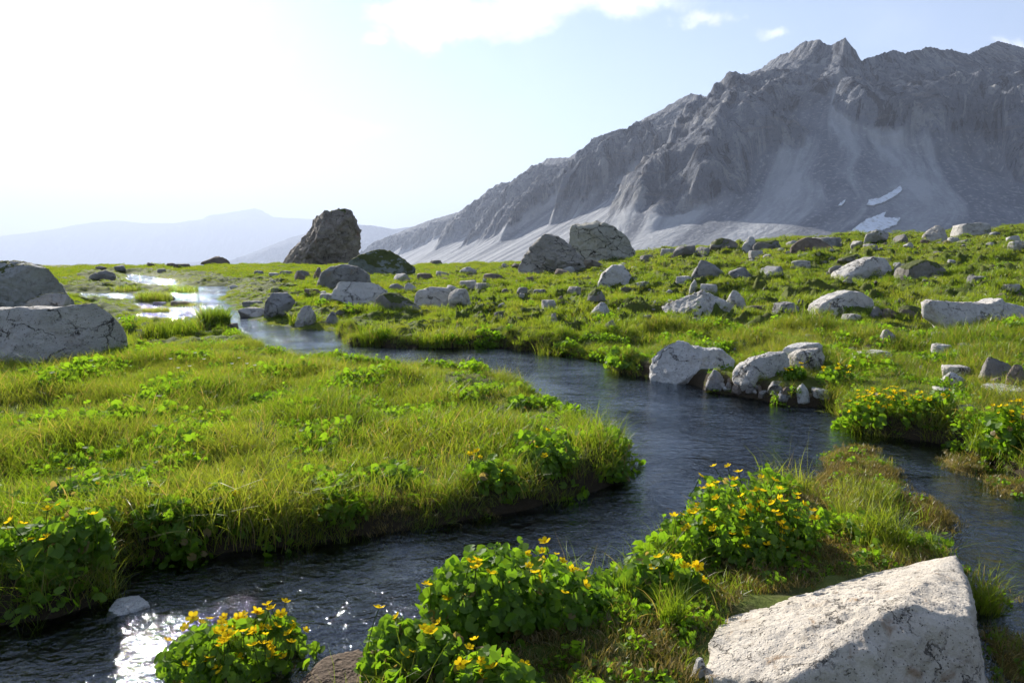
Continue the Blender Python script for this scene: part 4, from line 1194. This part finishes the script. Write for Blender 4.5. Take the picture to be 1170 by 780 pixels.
def build_grass():
    protos = []
    for i in range(3): protos.append((*blades(60, 0.12, 0.05, 0.17, 0.0044, 1.1, rg0, 3, 0.12), 0))      # 0-2 meadow grass, near
    for i in range(2): protos.append((*blades(36, 0.12, 0.12, 0.30, 0.0036, 1.2, rg0, 4, 0.16), 0))   # 3-4 long bank grass
    for i in range(3): protos.append((*blades(90, 0.20, 0.05, 0.13, 0.008, 0.9, rg0), 0))       # 5-7 turf, middle distance
    for i in range(2): protos.append((*blades(100, 0.34, 0.05, 0.14, 0.016, 1.0, rg0, 2), 0))   # 8-9 turf, far
    for i in range(2): protos.append((*blades(90, 0.09, 0.02, 0.05, 0.004, 1.0, rg0, 2, 0.3), 1))  # 10-11 moss sprigs
    for i in range(3):                                                                           # 12-14 small leafy herbs
        V, F, T, _ = leaf_cloud(34, 0.13, 0.13, 0.12, 0.022, rg0, 0.3, 0.4, 7)
        protos.append((V, np.zeros((0, 4), int), F, T, 2))
    Vs, F3, F4, pid, tint, m3, m4 = [], [], [], [], [], [], []
    off = 0
    for k, (V, f4, f3, T, mi) in enumerate(protos):
        Vs.append(V); pid.append(np.full(len(V), k + 1)); tint.append(T)
        if len(f4): F4.append(f4 + off); m4.append(np.full(len(f4), mi))
        F3.append(f3 + off); m3.append(np.full(len(f3), mi)); off += len(V)
    # ---- points
    pts, rot, scl, pick = [], [], [], []
    def scatter(r0, r1, dens, fn, amax=44):
        area = (r1 * r1 - r0 * r0) * R(amax)
        n = int(area * dens)
        rr = np.sqrt(rg0.uniform(r0 * r0, r1 * r1, n)); aa = rg0.uniform(R(-amax), R(amax), n)
        x, y = rr * np.sin(aa), rr * np.cos(aa)
        sd = land_sd(x, y); z = height(x, y, sd)
        keep, pk, s, tilt = fn(x, y, sd, z)
        x, y, z, pk, s = x[keep], y[keep], z[keep], pk[keep], s[keep]
        m = len(x)
        pts.append(np.stack([x, y, z - 0.005], 1)); pick.append(pk); scl.append(s)
        rot.append(np.stack([rg0.normal(size=m) * tilt, rg0.normal(size=m) * tilt, rg0.uniform(0, 6.28, m)], 1))
    ISL = [np.array(p) for p in ISLAND_W]
    def near(x, y, sd, z):
        n = len(x); d = np.hypot(x, y)
        isl = low_land(x, y) > 0.3
        cov = perlin2(x * 1.1, y * 1.1); u = rg0.uniform(size=n)
        bank = (sd < 0.28)
        pk = np.where(bank & (u < 0.6), 3 + rg0.integers(0, 2, n), rg0.integers(0, 3, n))
        herb = (perlin2(x * 1.6 + 30, y * 1.6) > 0.16) & (u > 0.5); pk = np.where(herb, 12 + rg0.integers(0, 3, n), pk)
        long_ = (perlin2(x * 0.8, y * 0.8 + 60) > 0.15) & (u < 0.18); pk = np.where(long_, 3 + rg0.integers(0, 2, n), pk)
        pk = np.where(isl, 10 + rg0.integers(0, 2, n), pk)
        pk = np.where(isl & (u < 0.12), rg0.integers(0, 3, n), pk)
        fgb = (y < 3.2) & (x > -0.4) & (x < 1.7) & (u < 0.45); pk = np.where(fgb & ~isl, 10 + rg0.integers(0, 2, n), pk)
        s = rg0.uniform(0.7, 1.15, n) * (1 + 0.75 * cov); s = np.where(herb, s * 1.1, s)
        s = np.where(isl, 0.7 * s, s)
        fgz = (y < 3.9) & (x > -0.75) & (x < 2.4); s = np.where(fgz & ~isl, s * np.where(perlin2(x * 2.2, y * 2.2 + 5) > 0.12, 0.6, 0.22), s)
        rock = fg_rock(x, y)
        far_edge = (y > 5.2) & (sd < 0.9); s = np.where(far_edge, s * 0.62, s)
        uu = 585 + 780 * x / y; cob = (uu > 735) & (uu < 950) & (y > 6) & (y < 10.5) & (sd < 0.35)
        keep = (sd > 0.02) & (s > 0.12) & ~rock & ~cob
        return keep, pk, s, 0.18
    scatter(1.2, 11.5, 150, near, 46)
    def mossy(x, y, sd, z):
        n = len(x); u = rg0.uniform(size=n)
        zone = (low_land(x, y) > 0.25) | ((y < 3.9) & (x > -0.9) & (x < 2.4))
        pk = 10 + rg0.integers(0, 2, n); pk = np.where(u < 0.10, 12 + rg0.integers(0, 3, n), pk); pk = np.where(u > 0.93, rg0.integers(0, 3, n), pk)
        s = rg0.uniform(0.5, 1.1, n); s = np.where((pk < 10) | (pk > 11), s * 0.55, s)
        return zone & (sd > -0.01) & ~fg_rock(x, y), pk, s, 0.3
    scatter(1.3, 7.5, 420, mossy, 46)
    def bankside(x, y, sd, z):
        n = len(x); u = rg0.uniform(size=n)
        leafy = perlin2(x * 1.3 + 9, y * 1.3) > -0.05
        pk = np.where(u < 0.4, 3 + rg0.integers(0, 2, n), np.where((u < 0.85) & leafy, 12 + rg0.integers(0, 3, n), rg0.integers(0, 3, n)))
        s = rg0.uniform(0.45, 0.9, n) * np.where(pk > 11, 1.5, 1)
        uu = 585 + 780 * x / y; cob = (uu > 735) & (uu < 950) & (y > 6) & (y < 10.5)
        s = np.where(cob, s * 0.55, s)
        return (~cob | (u < 0.6)) & (sd > -0.01) & (sd < 0.17) & (low_land(x, y) < 0.2) & ~fg_rock(x, y) & (perlin2(x * 1.7, y * 1.7) > -0.35), pk, s, 0.35
    scatter(1.3, 14, 330, bankside, 46)
    def mid(x, y, sd, z):
        n = len(x); u = rg0.uniform(size=n)
        pk = 5 + rg0.integers(0, 3, n)
        s = rg0.uniform(0.55, 1.0, n) * (1 + 0.7 * perlin2(x * 0.9, y * 0.9))
        ax = x / np.maximum(y, 1); left = ax < -0.1
        s = np.where(left & (sd < 1.6), s * 0.45, s)
        herb = (perlin2(x * 1.2 + 30, y * 1.2) > 0.3) & (u > 0.6); pk = np.where(herb, 12 + rg0.integers(0, 3, n), pk)
        return (sd > 0.03) & (s > 0.2), pk, s, 0.25
    scatter(11.0, 26, 42, mid)
    def farf(x, y, sd, z):
        n = len(x); pk = 8 + rg0.integers(0, 2, n)
        s = rg0.uniform(0.5, 0.95, n) * (1 + 0.5 * perlin2(x * 0.5, y * 0.5))
        s = np.where((x / y < -0.1) & (sd < 2.5), s * 0.42, s)
        return (sd > 0.1) & (s > 0.2), pk, s, 0.25
    scatter(25, 66, 13, farf)
    PT = np.concatenate(pts); RO = np.concatenate(rot); SC = np.concatenate(scl); PK = np.concatenate(pick)
    print('grass instances', len(PT))
    V = np.concatenate(Vs + [PT])
    me = mesh_np('grass', V, [np.concatenate(F4), np.concatenate(F3)], False, np.concatenate([np.concatenate(m4), np.concatenate(m3)]))
    np_ = off; m = len(PT)
    add_attr(me, 'proto', np.concatenate([np.concatenate(pid), np.zeros(m, int)]), 'INT')
    add_attr(me, 'tint', np.concatenate([np.concatenate(tint), np.zeros(m)]))
    add_attr(me, 'pick', np.concatenate([np.zeros(np_), PK]), 'INT')
    add_attr(me, 'size', np.concatenate([np.zeros(np_), SC]))
    add_attr(me, 'turn', np.concatenate([np.zeros((np_, 3)), RO]), 'FLOAT_VECTOR')
    for mm in (M_GRASS, M_MOSS, M_LEAF): me.materials.append(mm)
    o = bpy.data.objects.new('grass', me); col.objects.link(o); tag(o, kind='stuff')
    o['label'] = 'green meadow grass and low herbs covering the banks and slopes'; o['category'] = 'grass'
    ng = bpy.data.node_groups.new('grass_scatter', 'GeometryNodeTree')
    ng.interface.new_socket('Geometry', in_out='INPUT', socket_type='NodeSocketGeometry')
    ng.interface.new_socket('Geometry', in_out='OUTPUT', socket_type='NodeSocketGeometry')
    N, Lk = ng.nodes, ng.links
    gi = N.new('NodeGroupInput'); go = N.new('NodeGroupOutput')
    def named(nm, typ):
        a = N.new('GeometryNodeInputNamedAttribute'); a.data_type = typ; a.inputs['Name'].default_value = nm
        return a.outputs['Attribute']
    pr = named('proto', 'INT')
    def eq(k):
        c = N.new('FunctionNodeCompare'); c.data_type = 'INT'; c.operation = 'EQUAL'
        Lk.new(pr, c.inputs[2]); c.inputs[3].default_value = k
        s = N.new('GeometryNodeSeparateGeometry'); s.domain = 'POINT'
        Lk.new(gi.outputs[0], s.inputs[0]); Lk.new(c.outputs[0], s.inputs[1])
        return s.outputs[0]
    join = N.new('GeometryNodeJoinGeometry')
    for k in range(len(protos), 0, -1):                 # a multi-input keeps the last link first
        g = N.new('GeometryNodeGeometryToInstance'); Lk.new(eq(k), g.inputs[0]); Lk.new(g.outputs[0], join.inputs[0])
    iop = N.new('GeometryNodeInstanceOnPoints')
    Lk.new(eq(0), iop.inputs['Points']); Lk.new(join.outputs[0], iop.inputs['Instance'])
    iop.inputs['Pick Instance'].default_value = True
    Lk.new(named('pick', 'INT'), iop.inputs['Instance Index'])
    er = N.new('FunctionNodeEulerToRotation'); Lk.new(named('turn', 'FLOAT_VECTOR'), er.inputs[0]); Lk.new(er.outputs[0], iop.inputs['Rotation'])
    Lk.new(named('size', 'FLOAT'), iop.inputs['Scale'])
    Lk.new(iop.outputs[0], go.inputs[0])
    md = o.modifiers.new('scatter', 'NODES'); md.node_group = ng
    return o


build_grass()


# ------------------------------------------------------------------ leafy clumps and marigolds
def flower_mesh(stem, rg, size=0.017, white=False):
    V, F, mi = [], [], []
    # stem: three-sided tube, slightly bent
    bx, by = rg.uniform(-.15, .15) * stem, rg.uniform(-.15, .15) * stem
    for s in range(4):
        f = s / 3
        for k in range(3):
            a = 2 * np.pi * k / 3; V.append((bx * (f * f - 1) + 0.0016 * math.cos(a), by * (f * f - 1) + 0.0016 * math.sin(a), stem * (f - 1)))
    for s in range(3):
        for k in range(3):
            a = s * 3 + k; b = s * 3 + (k + 1) % 3; F += [(a, b, b + 3), (a, b + 3, a + 3)]; mi += [0, 0]
    n = 5 if not white else 7
    for k in range(n):                                     # cupped petals
        a = 2 * np.pi * k / n + rg.uniform(-.1, .1); o0 = len(V); ca, sa = math.cos(a), math.sin(a)
        for (r_, w_, z_) in ((0.1, 0.06, 0.0), (0.55, 0.36, 0.16), (0.85, 0.34, 0.36), (1.05, 0.10, 0.42)):
            for sgn in (-1, 1): V.append(((ca * r_ - sa * w_ * sgn) * size, (sa * r_ + ca * w_ * sgn) * size, z_ * size + 0.0))
        for q in range(3):
            b = o0 + q * 2; F += [(b, b + 1, b + 3), (b, b + 3, b + 2)]; mi += [1, 1]
    o0 = len(V); V.append((0, 0, 0.34 * size))             # heart
    for k in range(6):
        a = np.pi * k / 3; V.append((math.cos(a) * .25 * size, math.sin(a) * .25 * size, 0.12 * size))
    for k in range(6): F.append((o0, o0 + 1 + k, o0 + 1 + (k + 1) % 6)); mi.append(2)
    me = mesh_np('flower', np.array(V), np.array(F), False, mi)
    for m_ in (M_STEM, M_WPETAL if white else M_PETAL, M_HEART): me.materials.append(m_)
    return me


rgF = np.random.default_rng(44)
FLOWERS = [flower_mesh(s, rgF) for s in (0.06, 0.06, 0.09, 0.09, 0.12, 0.12)]


def clump(cx, base, w, h, label, nleaf=300, leaf=0.035, flowers=0, depth=0.8, D=None, seed=1, shape=4, spread=1.0, name='marigold_plant', cat='plant', z0=None, lift=0.0):
    p = hit(cx, base) if D is None else at_depth(cx, base, D)
    if D is not None: p[2] = float(height(np.array([p[0]]), np.array([p[1]]))[0])
    if z0 is not None: p[2] = z0
    Dd = p[1]; k = Dd / 780 / math.cos(PITCH)
    rx, hh = w * k / 2, h * k
    ry = rx * depth
    rg = np.random.default_rng(seed)
    # seen from above, part of the pixel height is depth of the plant
    sl = (CAM_H - p[2]) / Dd
    hh = max((hh - 1.2 * ry * sl), 0.06)
    root = bpy.data.objects.new(name, None); col.objects.link(root); root.empty_display_size = 0.1
    root.location = (p[0], p[1] + ry * 0.8, p[2] - 0.01 + lift)
    tag(root, label, cat, 'marigold plants along the banks' if name == 'marigold_plant' else None)
    V, F, T, lob = leaf_cloud(int(nleaf * 1.35), rx, ry, hh, leaf * 0.84, rg, lobes=shape + 4)
    me = mesh_np('foliage', V, F, False); add_attr(me, 'tint', T)
    new_obj('foliage', me, M_LEAF, root)
    nf = min(flowers, 100)
    for i in range(nf):
        lx, ly, lr, lh = lob[rg.integers(len(lob))]
        a = rg.uniform(-3.6, 0.5); q = math.sqrt(rg.uniform()) * 0.98 * spread
        fx, fy = lx + math.cos(a) * q * lr, ly + math.sin(a) * q * lr
        fz = lh * (0.30 + 0.75 * math.sqrt(max(0, 1 - min(q, 1) ** 2))) * hh + rg.uniform(0.015, 0.055)
        o = bpy.data.objects.new('flower', FLOWERS[rg.integers(len(FLOWERS))]); col.objects.link(o); o.parent = root
        o.location = (fx * rx, fy * ry, fz); s = rg.uniform(0.85, 1.4); o.scale = (s, s, s)
        o.rotation_euler = (math.sin(a) * -q * 0.5 + rg.normal() * .3, math.cos(a) * q * 0.5 + rg.normal() * .3, rg.uniform(0, 6.28))
    return root


CL = [  # cx, base, w, h, label, leaves, leaf size, flowers, kwargs
    (592, 785, 245, 160, 'largest leafy marigold bush at the near bank, few flowers, dark below', 2300, 0.027, 26, dict(seed=2, D=2.24, shape=6)),
    (470, 805, 135, 98, 'bright leafy marigold clump low at the bottom edge, left of the largest bush', 900, 0.025, 8, dict(seed=3, D=2.05)),
    (562, 820, 125, 95, 'small bright leafy clump in front of the largest bush at the bottom edge', 700, 0.027, 8, dict(seed=4, D=1.9)),
    (866, 672, 200, 135, 'marigold bush thick with yellow flowers, standing in the water by the grassy islet', 2200, 0.022, 100, dict(seed=5, D=2.85, shape=7)),
    (765, 715, 120, 78, 'leafy marigold clump between the largest bush and the flowering bush', 800, 0.029, 12, dict(seed=6, D=2.5)),
    (245, 830, 200, 122, 'long-stemmed marigold clump with many flowers at the bottom edge of the water', 650, 0.026, 62, dict(seed=7, D=2.2, z0=0.0)),
    (38, 705, 140, 108, 'dark broad-leaved marigold clump at the left water edge with flowers on its right', 1300, 0.036, 18, dict(seed=8, D=2.75)),
    (1028, 492, 112, 52, 'round flowering marigold bush on the right bank below the white slab', 460, 0.034, 80, dict(seed=9)),
    (1168, 522, 60, 66, 'flowering marigold bush at the right end of the bank', 300, 0.034, 34, dict(seed=10)),
    (722, 427, 60, 32, 'bright leafy clump left of the largest pool-edge rock', 300, 0.050, 0, dict(seed=11)),
    (912, 436, 30, 20, 'small marigold clump at the foot of the square pale rock', 160, 0.034, 10, dict(seed=12)),
    (962, 440, 46, 26, 'low marigold clump between the square pale rock and the flowering bush', 220, 0.034, 16, dict(seed=13)),
    (1075, 478, 60, 40, 'green marigold clump right of the round flowering bush', 220, 0.034, 14, dict(seed=14)),
    (565, 575, 90, 62, 'leafy clump on the grassy point, lowest one by the dark bank', 360, 0.034, 6, dict(seed=15)),
    (620, 545, 100, 62, 'dark leafy clump in the middle of the grassy point', 420, 0.034, 3, dict(seed=16)),
    (690, 558, 80, 52, 'leafy clump at the very tip of the grassy point', 360, 0.030, 4, dict(seed=17)),
    (525, 462, 60, 22, 'low dark leafy patch on the far side of the grassy point', 200, 0.04, 0, dict(seed=18)),
    (600, 470, 50, 20, 'low leafy patch near the far water edge of the grassy point', 160, 0.04, 0, dict(seed=19)),
    (215, 600, 110, 52, 'leafy patch above the dark bank, right of the left clump', 320, 0.032, 3, dict(seed=20)),
    (85, 592, 120, 60, 'spreading leafy patch behind the left water-edge clump', 340, 0.034, 2, dict(seed=22)),
    (450, 560, 80, 42, 'bright leafy patch in the bank grass left of the grassy point clumps', 220, 0.032, 0, dict(seed=23)),
    (320, 585, 100, 44, 'broad-leaved patch on the bank in the middle of the grassy shore', 260, 0.032, 2, dict(seed=24)),
    (300, 465, 60, 20, 'small leafy patch in the open meadow of the grassy point', 150, 0.036, 0, dict(seed=25)),
    (110, 398, 40, 14, 'bright leafy patch at the right foot of the big white boulder', 140, 0.045, 0, dict(seed=26)),
    (150, 400, 36, 14, 'dark leafy patch right of the bright one by the white boulder', 120, 0.045, 0, dict(seed=27)),
    (700, 478, 1, 1, None, 0, 0, 0, {}),
]
for c_ in CL:
    cx, base, w, h, lab, nl, ls, nf, kw = c_
    if lab is None: continue
    clump(cx, base, w, h, lab, nl, ls, nf, **kw)


# ------------------------------------------------------------------ single tussocks
def tussock(cx, base, w, h, label, n=260, wd=0.004, D=None, seed=1, mat=None, lean=0.9):
    p = hit(cx, base) if D is None else at_depth(cx, base, D)
    if D is not None: p[2] = float(height(np.array([p[0]]), np.array([p[1]]))[0])
    k = p[1] / 780; rg = np.random.default_rng(seed)
    V, f4, f3, T = blades(n, w * k * 0.32, h * k * 0.5, h * k * 1.05, wd, lean, rg, 4)
    me = mesh_np('grass_tussock', V, [f4, f3], False); add_attr(me, 'tint', T)
    o = new_obj('grass_tussock', me, mat or M_GRASS); o.location = (p[0], p[1] + w * k * 0.2, p[2] - 0.01); tag(o, label, 'grass tuft', 'single grass tussocks')


tussock(1012, 660, 80, 70, 'long-bladed grass tuft between the flowering bush and the near limestone block', 300, 0.004, 3.0, 2)
tussock(1130, 685, 60, 78, 'upright grass tuft in the water right of the near limestone block', 240, 0.004, 2.75, 3)
tussock(970, 590, 90, 48, 'dense bright grass tuft between the flowering bush and the islet', 420, 0.004, 3.55, 4)
tussock(1000, 560, 110, 26, 'shaggy grass mound forming the grassy islet in the stream', 900, 0.004, 4.0, 5)
tussock(240, 372, 56, 24, 'round dark tussock beside the upper stream', 600, 0.016, None, 6)
tussock(190, 385, 110, 24, 'long grassy hump in front of the upper stream', 900, 0.014, None, 7)
tussock(170, 345, 60, 14, 'grassy island between channels of the upper stream', 500, 0.022, None, 8)
tussock(348, 372, 64, 20, 'grassy hump round the pale pointed rock', 420, 0.014, None, 9)
tussock(705, 520, 34, 40, 'reddish-green grass tuft leaning over the water at the grassy point', 160, 0.004, None, 10)
tussock(630, 415, 60, 26, 'tall reedy tuft at the far pool bank', 300, 0.008, None, 11)
tussock(500, 400, 90, 30, 'thick tussock row start on the far bank of the narrow channel', 500, 0.010, None, 12)
tussock(430, 398, 70, 36, 'dark overhanging tussock at the left end of the far pool bank', 500, 0.010, None, 13)
tussock(770, 745, 60, 60, 'thin upright grass tuft under the leafy clump near the limestone block', 180, 0.0035, 2.3, 14)
tussock(720, 680, 40, 50, 'fine pale grass tuft between the two near leafy clumps', 160, 0.003, 2.55, 15)
tussock(1140, 520, 70, 40, 'reedy green tuft standing in shallow water at the right bank', 300, 0.005, None, 16)

tussock(212, 354, 50, 9, 'thin grassy bar lying between two bright upper channels', 300, 0.02, None, 17)
tussock(228, 352, 40, 8, 'small sedge tuft standing in the bright upper water beside the wet block', 260, 0.018, None, 20)
tussock(175, 358, 44, 8, 'low sedge bar on the near side of the bright upper water', 300, 0.018, None, 21)
tussock(140, 333, 60, 9, 'flat grassy hump left of the bright upstream channels', 350, 0.022, None, 18)
tussock(205, 334, 50, 9, 'grassy bar just below the farthest stream bend', 300, 0.022, None, 19)
# white clover heads in the meadow
wf = [flower_mesh(0.10, rgF, 0.016, True) for _ in range(2)]
for i, (px, py) in enumerate([(224, 420), (274, 427), (283, 434), (292, 436), (218, 437), (266, 434), (196, 428), (205, 440), (234, 428)]):
    p = hit(px, py); o = bpy.data.objects.new('white_flower', wf[i % 2]); col.objects.link(o)
    o.location = (p[0], p[1], p[2] + 0.18); o.scale = (1.3,) * 3
    tag(o, 'small white flower head above the meadow grass of the near shore', 'flower', 'white flowers in the meadow')

# ------------------------------------------------------------------ haze
def haze():
    bm = bmesh.new(); bmesh.ops.create_cube(bm, size=1.0)
    x0, x1, y0, y1, z0, z1 = -32000, 32000, -32000, 32000, -400, 2600
    for v in bm.verts:
        v.co = Vector(((x0 + x1) / 2 + v.co.x * (x1 - x0), (y0 + y1) / 2 + v.co.y * (y1 - y0), (z0 + z1) / 2 + v.co.z * (z1 - z0)))
    me = bpy.data.meshes.new('haze'); bm.to_mesh(me); bm.free()
    m, t, out = material('mountain_haze')
    v = t.new('ShaderNodeVolumePrincipled'); v.inputs['Color'].default_value = (0.62, 0.71, 0.92, 1); v.inputs['Density'].default_value = 0.000095
    v.inputs['Anisotropy'].default_value = 0.2
    t.l.new(v.outputs[0], out.inputs['Volume'])
    o = new_obj('haze', me, m); tag(o, kind='stuff')
    return o


haze()
print('objects', len(bpy.data.objects))
